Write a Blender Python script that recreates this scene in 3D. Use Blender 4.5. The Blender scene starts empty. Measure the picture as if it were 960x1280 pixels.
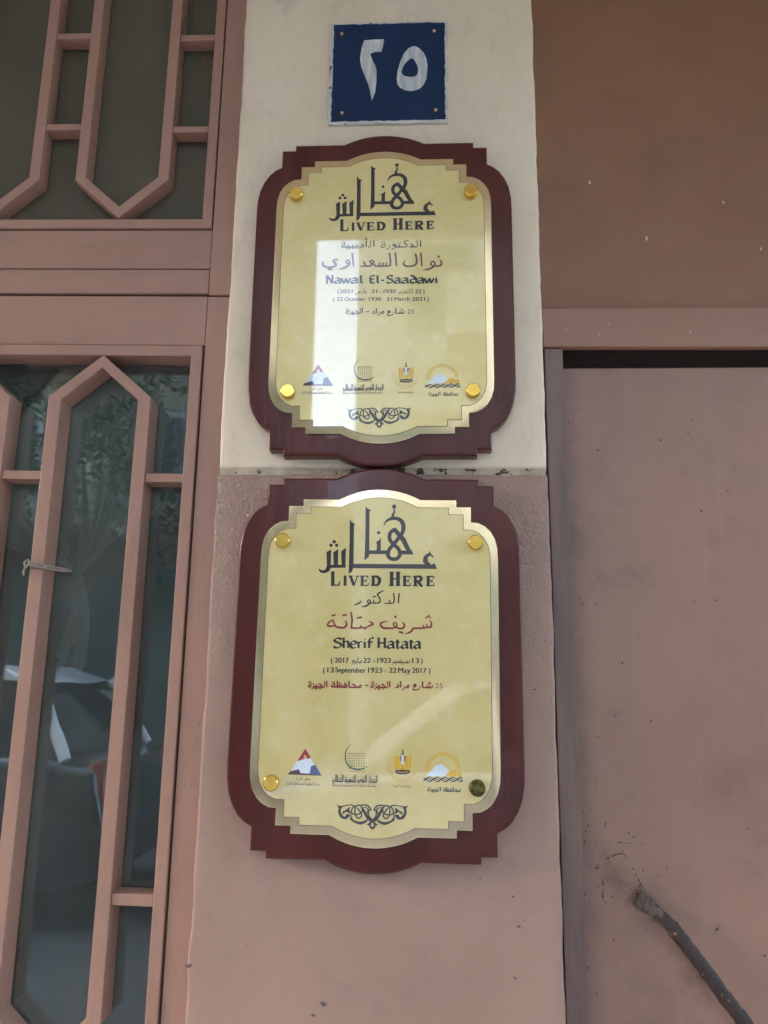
import bpy, bmesh, math, random
from mathutils import Vector, Matrix, noise
random.seed(7)
sc = bpy.context.scene
COL = sc.collection

# ------------------------------------------------------------------ camera
F = 961.0; TILT = math.radians(12); YAW = math.radians(2.7); ROLL = math.radians(.75)
CAM = Vector((0, -.83, 1.5))
fw = Vector((-math.sin(YAW)*math.cos(TILT), math.cos(YAW)*math.cos(TILT), math.sin(TILT)))
r0 = Vector((math.cos(YAW), math.sin(YAW), 0)); u0 = r0.cross(fw)
rt = math.cos(ROLL)*r0 + math.sin(ROLL)*u0
up = -math.sin(ROLL)*r0 + math.cos(ROLL)*u0
cd = bpy.data.cameras.new('camera'); cam = bpy.data.objects.new('camera', cd); COL.objects.link(cam)
cam.matrix_world = Matrix(((rt.x, up.x, -fw.x, CAM.x), (rt.y, up.y, -fw.y, CAM.y), (rt.z, up.z, -fw.z, CAM.z), (0, 0, 0, 1)))
cd.sensor_fit = 'HORIZONTAL'; cd.sensor_width = 36; cd.lens = 36*F/960
cd.clip_start = .02; cd.clip_end = 500
sc.camera = cam

# ------------------------------------------------------------------ light and exposure
SUN_EL, SUN_AZ = math.radians(33), math.radians(240)      # azimuth: from +Y (behind the facade) towards +X
w = bpy.data.worlds.new('World'); sc.world = w; w.use_nodes = True
nt = w.node_tree; bg = nt.nodes['Background']
sky = nt.nodes.new('ShaderNodeTexSky'); sky.sky_type = 'NISHITA'; sky.sun_disc = False
sky.sun_elevation = SUN_EL; sky.sun_rotation = SUN_AZ; sky.dust_density = 3.0; sky.air_density = 1.0
nt.links.new(sky.outputs[0], bg.inputs[0]); bg.inputs[1].default_value = .15
sl = bpy.data.lights.new('sun', 'SUN'); sl.energy = 2.0; sl.angle = math.radians(.5); sl.color = (1, .95, .87)
so = bpy.data.objects.new('sun', sl); COL.objects.link(so)
sdir = Vector((math.sin(SUN_AZ)*math.cos(SUN_EL), math.cos(SUN_AZ)*math.cos(SUN_EL), math.sin(SUN_EL)))
so.rotation_euler = sdir.to_track_quat('Z', 'Y').to_euler(); so.location = (0, 0, 20)
sc.view_settings.view_transform = 'Standard'; sc.view_settings.look = 'None'
sc.view_settings.gamma = 1; sc.view_settings.use_curve_mapping = False
sc.view_settings.exposure = 4.02
sc.render.engine = 'CYCLES'
sc.cycles.max_bounces = 8; sc.cycles.diffuse_bounces = 5; sc.cycles.use_denoising = True

# ------------------------------------------------------------------ materials
def S(c):                                                   # sRGB 0-255 -> linear
    return tuple(((v/255+.055)/1.055)**2.4 if v > 10 else v/255/12.92 for v in c)+(1,)

def node(t, k, **kw):
    n = t.nodes.new(k)
    for a, v in kw.items():
        if a in ('i',):
            for q, x in v.items(): n.inputs[q].default_value = x
        else: setattr(n, a, v)
    return n

def mat(name, base, rough=.5, metal=0., tone=None, specks=None, bumps=(), coat=0., coat_ior=1.5, rough_var=0., spec=.5, stretch=(1, 1, 1), grime=None, chips=None):
    """tone: (scale, colour2, amount); specks: (scale, threshold, colour); bumps: [(scale, strength, distance, detail)];
    chips: (scale, threshold, colour) larger flakes; grime: (scale, colour, amount)"""
    m = bpy.data.materials.new(name); m.use_nodes = True
    t = m.node_tree; b = t.nodes['Principled BSDF']; L = t.links.new
    tc = node(t, 'ShaderNodeTexCoord'); mp = node(t, 'ShaderNodeMapping'); mp.inputs['Scale'].default_value = stretch
    L(tc.outputs['Object'], mp.inputs[0]); vec = mp.outputs[0]
    b.inputs['Roughness'].default_value = rough; b.inputs['Metallic'].default_value = metal
    b.inputs['Specular IOR Level'].default_value = spec
    b.inputs['Coat Weight'].default_value = coat; b.inputs['Coat IOR'].default_value = coat_ior; b.inputs['Coat Roughness'].default_value = .03
    cur = None
    def mixc(fac, c2, amount=1.0):
        nonlocal cur
        mx = node(t, 'ShaderNodeMix', data_type='RGBA')
        if cur is None: mx.inputs[6].default_value = base
        else: L(cur, mx.inputs[6])
        mx.inputs[7].default_value = c2
        if amount != 1.0:
            mu = node(t, 'ShaderNodeMath', operation='MULTIPLY'); L(fac, mu.inputs[0]); mu.inputs[1].default_value = amount; fac = mu.outputs[0]
        L(fac, mx.inputs[0]); cur = mx.outputs[2]
    def nz(scale, detail=5, rough_=.6, off=0, v=None):
        n = node(t, 'ShaderNodeTexNoise', noise_dimensions='4D'); n.inputs['Scale'].default_value = scale
        n.inputs['Detail'].default_value = detail; n.inputs['Roughness'].default_value = rough_; n.inputs['W'].default_value = off
        L(v or vec, n.inputs['Vector']); return n.outputs['Fac']
    def ramp(f, a, c):
        rp = node(t, 'ShaderNodeMapRange', clamp=True, interpolation_type='SMOOTHSTEP'); L(f, rp.inputs[0]); rp.inputs[1].default_value = a; rp.inputs[2].default_value = c
        return rp.outputs[0]
    if tone: mixc(ramp(nz(tone[0], 6, .65, 1.3), .32, .68), tone[1], tone[2])
    if grime: mixc(ramp(nz(grime[0], 8, .7, 4.4), .5, .72), grime[1], grime[2])
    if chips: mixc(ramp(nz(chips[0], 7, .6, 8.1), chips[1], chips[1]+.02), chips[2])
    if specks: mixc(ramp(nz(specks[0], 3, .55, 2.7), specks[1], specks[1]+.03), specks[2])
    if cur is None: b.inputs['Base Color'].default_value = base
    else: L(cur, b.inputs['Base Color'])
    if rough_var:
        rv = node(t, 'ShaderNodeMapRange'); L(nz(14, 6, .6, 6), rv.inputs[0]); rv.inputs[3].default_value = max(.02, rough-rough_var); rv.inputs[4].default_value = rough+rough_var
        L(rv.outputs[0], b.inputs['Roughness'])
    prev = None
    for k, (s_, st, dist, det) in enumerate(bumps):
        bp = node(t, 'ShaderNodeBump'); bp.inputs['Strength'].default_value = st; bp.inputs['Distance'].default_value = dist
        L(nz(s_, det, .6, 10+k), bp.inputs['Height'])
        if prev: L(prev, bp.inputs['Normal'])
        prev = bp.outputs[0]
    if prev: L(prev, b.inputs['Normal'])
    return m

M = {}
DK = (.022, .014, .011, 1)
M['cream'] = mat('cream_paint', (.74, .63, .475, 1), .62, tone=(9, (.67, .56, .41, 1), .7), specks=(190, .73, (.16, .12, .09, 1)), grime=(22, (.4, .325, .24, 1), .34), chips=(48, .735, (.3, .24, .18, 1)),
                 bumps=[(7, .5, .005, 4), (55, .5, .0016, 5), (420, .2, .0005, 3)], stretch=(1.5, 1, .7))
M['pink'] = mat('pink_paint', (.345, .22, .17, 1), .5, tone=(7, (.3, .188, .143, 1), .8), specks=(170, .735, (.06, .035, .028, 1)), grime=(18, (.22, .15, .125, 1), .4),
                bumps=[(9, .55, .005, 4), (62, .5, .0015, 5), (380, .18, .0005, 3)], rough_var=.08, chips=(42, .74, (.2, .13, .105, 1)))
M['frame'] = mat('frame_paint', (.365, .21, .158, 1), .4, tone=(10, (.315, .172, .126, 1), .7), specks=(150, .725, (.07, .035, .03, 1)), chips=(55, .735, (.17, .085, .062, 1)), grime=(20, (.2, .125, .1, 1), .45),
                 bumps=[(16, .5, .003, 4), (70, .4, .0012, 5), (240, .2, .0005, 3)], rough_var=.07, stretch=(1, 1, .35))
M['rail'] = mat('rail_paint', (.365, .21, .158, 1), .4, tone=(10, (.31, .17, .122, 1), .7), specks=(150, .725, (.07, .035, .03, 1)), chips=(55, .735, (.17, .085, .062, 1)), grime=(20, (.2, .125, .1, 1), .45),
                bumps=[(16, .5, .003, 4), (70, .4, .0012, 5), (240, .2, .0005, 3)], rough_var=.07, stretch=(.3, 1, 1))
M['door'] = mat('door_paint', (.315, .184, .136, 1), .42, tone=(5, (.275, .155, .112, 1), .8), specks=(95, .755, (.05, .026, .022, 1)), grime=(11, (.17, .1, .078, 1), .5), chips=(33, .745, (.1, .045, .03, 1)),
                bumps=[(5, .5, .006, 3), (38, .3, .0016, 5), (200, .18, .0006, 4)], rough_var=.12)
M['panel'] = mat('panel_paint', (.25, .122, .066, 1), .45, tone=(5, (.205, .094, .046, 1), .8), specks=(90, .755, (.05, .026, .022, 1)), grime=(9, (.13, .07, .045, 1), .45), chips=(30, .75, (.1, .05, .03, 1)),
                 bumps=[(6, .5, .006, 3), (45, .3, .0015, 5), (160, .2, .0006, 4)], rough_var=.12)
M['strip'] = mat('lintel_paint', (.31, .168, .115, 1), .42, tone=(8, (.255, .13, .085, 1), .8), specks=(120, .75, (.06, .03, .024, 1)), bumps=[(14, .3, .003, 4), (160, .2, .0006, 4)], stretch=(.4, 1, 1))
M['jamb'] = mat('jamb_paint', (.2, .13, .108, 1), .5, tone=(22, (.11, .072, .06, 1), .9), specks=(110, .7, (.06, .04, .035, 1)),
                bumps=[(60, .6, .0016, 6), (300, .3, .0006, 4)], stretch=(1.6, 1, .16))
M['wood'] = mat('mahogany_lacquer', (.088, .0145, .0105, 1), .3, tone=(9, (.046, .008, .006, 1), .85), bumps=[(24, .3, .002, 5), (160, .12, .0006, 4)], rough_var=.1, stretch=(2.5, 1, .35), coat=.1, spec=.36, specks=(240, .77, (.09, .045, .04, 1)))
M['brass'] = mat('brass_edge', (.83, .69, .43, 1), .2, metal=.9, tone=(20, (.74, .6, .34, 1), .6), bumps=[(40, .08, .0006, 3)], rough_var=.06)
M['face'] = mat('gold_face', (.66, .555, .245, 1), .42, metal=.35, tone=(26, (.57, .47, .17, 1), .6), grime=(45, (.7, .63, .4, 1), .5), coat=1, coat_ior=1.6)
M['bolt'] = mat('brass_bolt', (.8, .56, .13, 1), .2, metal=1, tone=(120, (.62, .4, .07, 1), .7), bumps=[(90, .15, .0006, 3)])
M['old_bolt'] = mat('tarnished_bolt', (.2, .17, .05, 1), .35, metal=.9, tone=(160, (.05, .05, .02, 1), 1), bumps=[(200, .4, .0006, 4)])
def ink(n, c): return mat(n, c, .5, coat=1, coat_ior=1.5, tone=(60, tuple(v*1.25 for v in c[:3])+(1,), .5))
M['ink'] = ink('ink_black', (.011, .011, .013, 1)); M['red'] = ink('ink_red', (.2, .012, .016, 1)); M['red_reflect'] = ink('ink_red_reflect', (.13, .045, .045, 1)); M['line'] = ink('ink_line', (.13, .06, .045, 1))  # second red has the greying of the plate's reflection put into its colour
M['ink_blue'] = ink('ink_blue', (.05, .085, .2, 1)); M['ink_pale'] = ink('ink_pale', (.55, .62, .68, 1)); M['ink_maroon'] = ink('ink_maroon', (.06, .012, .02, 1))
M['ink_crimson'] = ink('ink_crimson', (.3, .03, .05, 1)); M['ink_gold'] = ink('ink_gold', (.6, .36, .015, 1)); M['ink_green'] = ink('ink_green', (.03, .1, .045, 1)); M['ink_grey'] = ink('ink_grey', (.16, .145, .1, 1))
M['blue'] = mat('blue_enamel', (.004, .026, .085, 1), .42, spec=.25, tone=(20, (.003, .018, .06, 1), .8), specks=(150, .74, (.1, .13, .2, 1)), grime=(25, (.008, .02, .05, 1), .6), bumps=[(50, .15, .001, 4)])
M['white'] = mat('white_enamel', (.62, .61, .56, 1), .5, tone=(60, (.42, .42, .4, 1), .8), chips=(70, .6, (.12, .1, .085, 1)), bumps=[(120, .3, .0008, 4)])
M['digit'] = mat('digit_paint', (.66, .67, .63, 1), .5, tone=(75, (.27, .33, .38, 1), .85), stretch=(2.2, 1, .3), bumps=[(120, .2, .0006, 4)])
M['rust'] = mat('rust', (.065, .028, .018, 1), .85, tone=(140, (.02, .012, .01, 1), .9), bumps=[(160, .5, .001, 4)])
M['nail'] = mat('nail_head', (.6, .55, .48, 1), .7, tone=(300, (.3, .2, .14, 1), .8))
M['iron'] = mat('old_iron', (.022, .018, .019, 1), .6, metal=.2, tone=(45, (.06, .03, .022, 1), .75), chips=(120, .63, (.2, .145, .12, 1)), bumps=[(60, .6, .002, 5), (260, .4, .0008, 4)])
M['iron_end'] = mat('painted_iron', (.13, .09, .075, 1), .6, tone=(60, (.05, .04, .036, 1), .9), bumps=[(90, .6, .0015, 5)])
M['cord'] = mat('cord_fibre', (.33, .29, .24, 1), .8, tone=(200, (.16, .13, .1, 1), .8), bumps=[(500, .6, .0006, 3)])
M['plaster'] = mat('facade_plaster', (.5, .42, .32, 1), .85, tone=(1.2, (.4, .33, .25, 1), .8), bumps=[(20, .3, .01, 4)])
M['soffit'] = mat('soffit_plaster', (.62, .55, .44, 1), .85, tone=(2, (.5, .43, .33, 1), .7), bumps=[(20, .3, .006, 4)])
M['ochre'] = mat('facade_ochre', (.24, .19, .13, 1), .85, tone=(.8, (.17, .13, .09, 1), .8), bumps=[(16, .3, .01, 4)])
M['grey'] = mat('facade_grey', (.66, .62, .55, 1), .85, tone=(.8, (.56, .52, .45, 1), .8), bumps=[(16, .3, .01, 4)])
M['wglass'] = mat('window_dark', (.02, .025, .03, 1), .08)
M['shutter'] = mat('shutter_paint', (.09, .12, .1, 1), .6, tone=(8, (.06, .08, .07, 1), .8))
M['pave'] = mat('paving', (.26, .235, .205, 1), .85, tone=(3, (.17, .155, .135, 1), .8), bumps=[(40, .4, .004, 5)])
M['asphalt'] = mat('asphalt', (.055, .055, .056, 1), .85, tone=(2, (.08, .078, .075, 1), .8), bumps=[(150, .5, .004, 4)])
M['kerb'] = mat('kerb_stone', (.4, .39, .36, 1), .8, tone=(6, (.25, .24, .22, 1), .8), bumps=[(50, .4, .004, 4)])
M['car_white'] = mat('car_white', (.78, .79, .8, 1), .3, coat=1, tone=(4, (.7, .71, .72, 1), .5))
M['car_silver'] = mat('car_silver', (.4, .42, .44, 1), .3, metal=.6, coat=1)
M['car_dark'] = mat('car_dark', (.025, .03, .034, 1), .3, coat=1)
M['tyre'] = mat('rubber', (.02, .02, .02, 1), .8); M['rim'] = mat('alloy', (.5, .5, .52, 1), .3, metal=1)
M['tail'] = mat('tail_lens', (.28, .025, .01, 1), .2, coat=1); M['bumper'] = mat('bumper', (.03, .03, .03, 1), .5)
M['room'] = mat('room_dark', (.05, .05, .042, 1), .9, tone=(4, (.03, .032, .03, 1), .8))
M['mesh'] = mat('dusty_screen', (.1, .088, .056, 1), .55, tone=(5, (.082, .072, .046, 1), .8), grime=(12, (.13, .115, .08, 1), .35), specks=(110, .77, (.2, .17, .13, 1)), bumps=[(900, .25, .0005, 1)])
M['scratch'] = mat('bare_wood', (.2, .085, .045, 1), .7)
M['drip'] = mat('cream_drip', (.6, .52, .42, 1), .5)
M['seal'] = mat('rough_mortar', (.5, .42, .3, 1), .8, tone=(55, (.3, .24, .17, 1), .9), chips=(60, .58, (.05, .035, .028, 1)), bumps=[(120, .8, .003, 5)])

def glass_mat():
    m = bpy.data.materials.new('dusty_window_glass'); m.use_nodes = True; t = m.node_tree; t.nodes.clear(); L = t.links.new
    out = node(t, 'ShaderNodeOutputMaterial'); tr = node(t, 'ShaderNodeBsdfTransparent'); tr.inputs[0].default_value = (.88, .93, .91, 1)
    gl = node(t, 'ShaderNodeBsdfGlossy'); gl.inputs['Roughness'].default_value = .015; gl.inputs[0].default_value = (.92, 1, 1, 1)
    fr = node(t, 'ShaderNodeFresnel'); fr.inputs[0].default_value = 1.82
    df = node(t, 'ShaderNodeBsdfDiffuse'); df.inputs[0].default_value = (.22, .25, .23, 1)
    tc = node(t, 'ShaderNodeTexCoord'); n = node(t, 'ShaderNodeTexNoise'); n.inputs['Scale'].default_value = 9; n.inputs['Detail'].default_value = 7
    L(tc.outputs['Object'], n.inputs['Vector'])
    bp = node(t, 'ShaderNodeBump'); bp.inputs['Strength'].default_value = .1; bp.inputs['Distance'].default_value = .004; 
    n2 = node(t, 'ShaderNodeTexNoise'); n2.inputs['Scale'].default_value = 7; L(tc.outputs['Object'], n2.inputs['Vector']); L(n2.outputs['Fac'], bp.inputs['Height']); L(bp.outputs[0], gl.inputs['Normal'])
    mr = node(t, 'ShaderNodeMapRange'); L(n.outputs['Fac'], mr.inputs[0]); mr.inputs[1].default_value = .35; mr.inputs[2].default_value = .75; mr.inputs[3].default_value = .1; mr.inputs[4].default_value = .3
    m1 = node(t, 'ShaderNodeMixShader'); L(mr.outputs[0], m1.inputs[0]); L(tr.outputs[0], m1.inputs[1]); L(df.outputs[0], m1.inputs[2])
    m2 = node(t, 'ShaderNodeMixShader'); L(fr.outputs[0], m2.inputs[0]); L(m1.outputs[0], m2.inputs[1]); L(gl.outputs[0], m2.inputs[2])
    L(m2.outputs[0], out.inputs[0]); return m
M['glass'] = glass_mat()

def curtain_mat():
    m = bpy.data.materials.new('sheer_curtain'); m.use_nodes = True; t = m.node_tree; t.nodes.clear(); L = t.links.new
    out = node(t, 'ShaderNodeOutputMaterial'); tr = node(t, 'ShaderNodeBsdfTransparent')
    df = node(t, 'ShaderNodeBsdfDiffuse'); df.inputs[0].default_value = (.82, .82, .74, 1)
    tl = node(t, 'ShaderNodeBsdfTranslucent'); tl.inputs[0].default_value = (.5, .5, .44, 1)
    lw = node(t, 'ShaderNodeLayerWeight'); lw.inputs[0].default_value = .35
    mr = node(t, 'ShaderNodeMapRange'); L(lw.outputs['Facing'], mr.inputs[0]); mr.inputs[3].default_value = .5; mr.inputs[4].default_value = .97
    a = node(t, 'ShaderNodeMixShader'); a.inputs[0].default_value = .4; L(df.outputs[0], a.inputs[1]); L(tl.outputs[0], a.inputs[2])
    b = node(t, 'ShaderNodeMixShader'); L(mr.outputs[0], b.inputs[0]); L(tr.outputs[0], b.inputs[1]); L(a.outputs[0], b.inputs[2])
    L(b.outputs[0], out.inputs[0]); return m
M['curtain'] = curtain_mat()

# ------------------------------------------------------------------ building helpers
def tag(o, label=None, cat=None, group=None, kind=None):
    for k, v in (('label', label), ('category', cat), ('group', group), ('kind', kind)):
        if v: o[k] = v
    return o
def thing(name, loc, label, cat, group=None, roty=0):
    o = bpy.data.objects.new(name, None); COL.objects.link(o); o.location = loc; o.rotation_euler = (0, roty, 0)
    o.empty_display_size = .05
    return tag(o, label, cat, group)
def link(name, bm, mats, parent=None, smooth=False, local=False):
    """links a bmesh as one mesh object; coordinates are world unless local"""
    me = bpy.data.meshes.new(name); bmesh.ops.recalc_face_normals(bm, faces=bm.faces) if not local == 'keep' else None
    bm.to_mesh(me); bm.free()
    for m in (mats if isinstance(mats, (list, tuple)) else [mats]): me.materials.append(m)
    o = bpy.data.objects.new(name, me); COL.objects.link(o)
    if parent is not None:
        root = parent; off = Vector()
        while root is not None: off += root.location; root = root.parent
        if not local: me.transform(Matrix.Translation(-off))
        o.parent = parent
    if smooth:
        for p in me.polygons: p.use_smooth = True
        try: me.set_sharp_from_angle(angle=math.radians(38))
        except Exception: pass
    return o
def bev(bm, w, seg=2, edges=None):
    if w > 0: bmesh.ops.bevel(bm, geom=edges or bm.edges[:], offset=w, segments=seg, profile=.6, affect='EDGES', clamp_overlap=True)
def prism(pts, y0, y1, bevel=.001, seg=2, bm=None):
    """outline (x, z) extruded from y0 (front) to y1 (back)"""
    b = bmesh.new()
    f = [b.verts.new((x, y0, z)) for x, z in pts]; k = [b.verts.new((x, y1, z)) for x, z in pts]
    ff = b.faces.new(f); b.faces.new(k[::-1]); n = len(pts)
    sides = [b.faces.new((f[i], k[i], k[(i+1) % n], f[(i+1) % n])) for i in range(n)]
    bmesh.ops.recalc_face_normals(b, faces=b.faces)
    if bevel: bev(b, bevel, seg, [e for e in ff.edges])
    if bm is None: return b
    me = bpy.data.meshes.new('tmp'); b.to_mesh(me); b.free(); bm.from_mesh(me); bpy.data.meshes.remove(me); return bm
def box(x0, x1, y0, y1, z0, z1, bevel=0., bm=None):
    b = bmesh.new(); bmesh.ops.create_cube(b, size=1)
    for v in b.verts: v.co = Vector(((x0+x1)/2+v.co.x*(x1-x0), (y0+y1)/2+v.co.y*(y1-y0), (z0+z1)/2+v.co.z*(z1-z0)))
    if bevel: bev(b, bevel, 2)
    if bm is None: return b
    me = bpy.data.meshes.new('tmp'); b.to_mesh(me); b.free(); bm.from_mesh(me); bpy.data.meshes.remove(me); return bm
def ring(outer, inner, y0, y1, bevel=.0015):
    b = bmesh.new(); n = len(outer)
    of = [b.verts.new((x, y0, z)) for x, z in outer]; nf = [b.verts.new((x, y0, z)) for x, z in inner]
    ob = [b.verts.new((x, y1, z)) for x, z in outer]; nb = [b.verts.new((x, y1, z)) for x, z in inner]
    for i in range(n):
        j = (i+1) % n
        b.faces.new((of[i], of[j], nf[j], nf[i])); b.faces.new((ob[i], nb[i], nb[j], ob[j]))
        b.faces.new((of[i], ob[i], ob[j], of[j])); b.faces.new((nf[i], nf[j], nb[j], nb[i]))
    bmesh.ops.recalc_face_normals(b, faces=b.faces)
    es = [e for e in b.edges if all(abs(v.co.y-y0) < 1e-6 for v in e.verts) and
          ((e.verts[0] in of and e.verts[1] in of) or (e.verts[0] in nf and e.verts[1] in nf))]
    bev(b, bevel, 2, es); return b
def tube(pts, rad, seg=8, flat=1.0, bm=None, cap=True):
    b = bm or bmesh.new(); rings = []
    pts = [Vector(p) for p in pts]
    for i, p in enumerate(pts):
        d = (pts[min(i+1, len(pts)-1)]-pts[max(i-1, 0)]).normalized()
        a = d.cross(Vector((0, 1, 0)));
        if a.length < .05: a = d.cross(Vector((0, 0, 1)))
        a.normalize(); c = d.cross(a).normalized(); r = rad[i] if isinstance(rad, (list, tuple)) else rad
        rings.append([b.verts.new(p+r*(math.cos(2*math.pi*k/seg)*a+flat*math.sin(2*math.pi*k/seg)*c)) for k in range(seg)])
    for A, B in zip(rings, rings[1:]):
        for k in range(seg): b.faces.new((A[k], A[(k+1) % seg], B[(k+1) % seg], B[k]))
    if cap: b.faces.new(rings[0][::-1]); b.faces.new(rings[-1])
    return b
def lathe(prof, cx, cz, seg=28, bm=None, tilt=0.):
    """profile [(radius, y)] turned about an axis along Y"""
    b = bm or bmesh.new(); R = []
    for r, y in prof:
        if r < 1e-6: R.append([b.verts.new((cx, y, cz))])
        else: R.append([b.verts.new((cx+r*math.cos(2*math.pi*k/seg), y, cz+r*math.sin(2*math.pi*k/seg))) for k in range(seg)])
    for A, B in zip(R, R[1:]):
        for k in range(seg):
            j = (k+1) % seg
            if len(A) == 1: b.faces.new((A[0], B[j], B[k]))
            elif len(B) == 1: b.faces.new((A[k], A[j], B[0]))
            else: b.faces.new((A[k], A[j], B[j], B[k]))
    return b
def px(x, y, Y):                                            # a point of the photograph on the wall plane at depth Y
    d = (x-480)/F*rt-(y-640)/F*up+fw; t = (Y-CAM.y)/d.y; p = CAM+t*d; return p.x, p.z
def spline(pts, sub=5):
    if len(pts) < 3: return list(pts)
    out = []
    for i in range(len(pts)-1):
        p = [Vector(pts[max(0, min(len(pts)-1, i+k))]) for k in (-1, 0, 1, 2)]
        for s in range(sub):
            t = s/sub; q = .5*((2*p[1])+(p[2]-p[0])*t+(2*p[0]-5*p[1]+4*p[2]-p[3])*t*t+(3*p[1]-p[0]-3*p[2]+p[3])*t**3); out.append(tuple(q))
    out.append(tuple(pts[-1])); return out

class Ink:
    """flat print on a plate; u right, v up (metres), each patch a hair above the one before"""
    def __init__(s, y0): s.bm = bmesh.new(); s.y = y0; s.k = 0; s.mi = 0
    def lift(s): s.k += 1; return s.y-1.2e-5*s.k
    def poly(s, pts):
        y = s.lift(); f = s.bm.faces.new([s.bm.verts.new((u, y, v)) for u, v in pts]); f.material_index = s.mi
    def stroke(s, pts, wd, smooth=True, nib=None, cap=True):
        p = spline(pts) if smooth and len(pts) > 2 else list(pts); n = len(p); L = []; Rr = []
        for i, q in enumerate(p):
            a = Vector(p[max(i-1, 0)]); b = Vector(p[min(i+1, n-1)]); d = (b-a)
            d = d.normalized() if d.length > 1e-9 else Vector((1, 0)); nn = Vector((-d.y, d.x))
            if isinstance(wd, (list, tuple)):
                t = i/(n-1)*(len(wd)-1); j = min(int(t), len(wd)-2); ww = wd[j]+(wd[j+1]-wd[j])*(t-j)
            else: ww = wd
            if nib is not None:
                nv = Vector((math.cos(nib), math.sin(nib))); ww = ww*(.32+.68*abs(nn.dot(nv)))
            L.append(Vector(q)+nn*ww/2); Rr.append(Vector(q)-nn*ww/2)
        y = s.lift()
        A = [s.bm.verts.new((a.x, y-1.5e-6*i, a.y)) for i, a in enumerate(L)]; B = [s.bm.verts.new((a.x, y-1.5e-6*i, a.y)) for i, a in enumerate(Rr)]
        for i in range(n-1):
            f = s.bm.faces.new((A[i], B[i], B[i+1], A[i+1])); f.material_index = s.mi
        if cap:
            for q, ww in ((p[0], (L[0]-Rr[0]).length), (p[-1], (L[-1]-Rr[-1]).length)): s.dot(q, ww/2, 8)
    def dot(s, c, r, n=10, rot=.4):
        s.poly([(c[0]+r*math.cos(rot+2*math.pi*k/n), c[1]+r*math.sin(rot+2*math.pi*k/n)) for k in range(n)])
    def done(s, name, mats, parent):
        for f in s.bm.faces:
            f.normal_update()
            if f.normal.y > 0: f.normal_flip()
        return link(name, s.bm, mats, parent, local='keep')

# ------------------------------------------------------------------ ground and street
def structure(name, bm, m): return tag(link(name, bm, m), kind='structure')
structure('ground', box(-200, 200, -200, 60, -.4, -.16), M['asphalt'])
structure('road', box(-60, 60, -8.2, -2.32, -.155, -.13), M['asphalt'])
structure('pavement', box(-60, 60, -2.2, 3, -.15, 0), M['pave'])
structure('kerb', box(-60, 60, -2.318, -2.202, -.15, .004, .01), M['kerb'])
structure('far_pavement', box(-60, 60, -11.0, -8.205, -.15, 0), M['pave'])

# ------------------------------------------------------------------ the building this doorway belongs to (around and above the picture)
own = thing('apartment_building', (0, 0, 0), 'rendered street building with a balcony over its painted doors', 'building')
b = box(-6, -1.02, -.02, .4, 0, 2.62); box(1.0, 6, -.02, .4, 0, 2.62, bm=b); box(-6, 6, -.02, .4, 2.62, 8.5, bm=b)
link('wall', b, M['plaster'], own)
link('balcony_slab', box(-3.0, 3.0, -1.22, -.021, 2.73, 2.9, .01), M['soffit'], own)
b = box(-1.02, -.995, .1, 2.6, 0, 2.6); box(-.23, -.21, .14, 2.6, 0, 2.6, bm=b); box(-1.02, -.21, 2.6, 2.64, 0, 2.6, bm=b); box(-1.02, -.21, .1, 2.6, -.02, .01, bm=b); box(-1.02, -.21, .1, 2.6, 2.6, 2.64, bm=b)
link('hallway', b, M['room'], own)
link('leak_blocker', box(.1, 1.02, .101, .16, 0, 2.62), M['room'], own)  # dark backing added to stop light leaking round the door frame

# houses across the street
def house(x0, x1, y0, y1, h, m, label, wins, bal, seed, skew=0.):
    t = thing('apartment_building', ((x0+x1)/2, y1, 0), label, 'building')
    def foot(e, z0, z1):                                           # the side wall on the alley may run askew
        bm = box(x0-e, x1+e, y0-e, y1+e, z0, z1)
        for v in bm.verts:
            if v.co.x > (x0+x1)/2 and v.co.y < (y0+y1)/2: v.co.x -= skew
        return bm
    link('wall', foot(0, 0, h), m, t)
    link('parapet', foot(.03, h+.002, h+.5), M['plaster'], t)
    link('shopfront', box(x0+.3, x1-.3, y1+.003, y1+.06, .05, 3.1), M['shutter'], t)
    rr = random.Random(seed); z = 4.2
    while z < h-1.5:
        x = x0+.9
        while x < x1-1.6:
            f = link('window', ring([(x-.1, z-.1), (x+1.1, z-.1), (x+1.1, z+1.5), (x-.1, z+1.5)], [(x, z), (x+1, z), (x+1, z+1.4), (x, z+1.4)], y1+.06, y1-.02, .01), M['kerb'], t)
            link('pane', box(x+.002, x+.998, y1+.005, y1+.02, z+.002, z+1.398), M['wglass'] if rr.random() < .6 else M['shutter'], f)
            x += wins
        z += 3.0
    for (a, c, zz) in bal:
        bb = box(a, c, y1+.001, y1+1.1, zz, zz+.15); box(a, c, y1+1.02, y1+1.1, zz+.151, zz+1.0, bm=bb)
        link('balcony', bb, M['soffit'], t)
house(-13.45, -1.75, -20, -11, 16.4, M['ochre'], 'ochre house across the street beside the alley', 2.6, [(-7.6, -4.6, 3.6), (-7.6, -4.6, 6.6)], 1, 1.6)
house(-1.04, 9.5, -21, -11, 16.2, M['grey'], 'pale house with balconies across the street', 2.4, [(.4, 3.4, 3.4), (.4, 3.4, 6.5), (5.4, 8.4, 3.4)], 2)
house(-2.14, -1.08, -17, -13, 4.4, M['plaster'], 'low plastered annexe filling the alley across the street', 2.4, [], 3, .7)
house(-31, -17, -10.5, 1.5, 4.8, M['plaster'], 'cream house added at the left street end to cut side light', 2.6, [], 6)  # unseen house, added to block side light on the pillar edge
house(12, 26, -21, -11.5, 14, M['plaster'], 'cream house at the right end of the facing row', 2.6, [], 4)
house(-28, -13.5, -21, -11.5, 18.2, M['grey'], 'grey house at the left end of the facing row', 2.6, [], 5)

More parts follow.
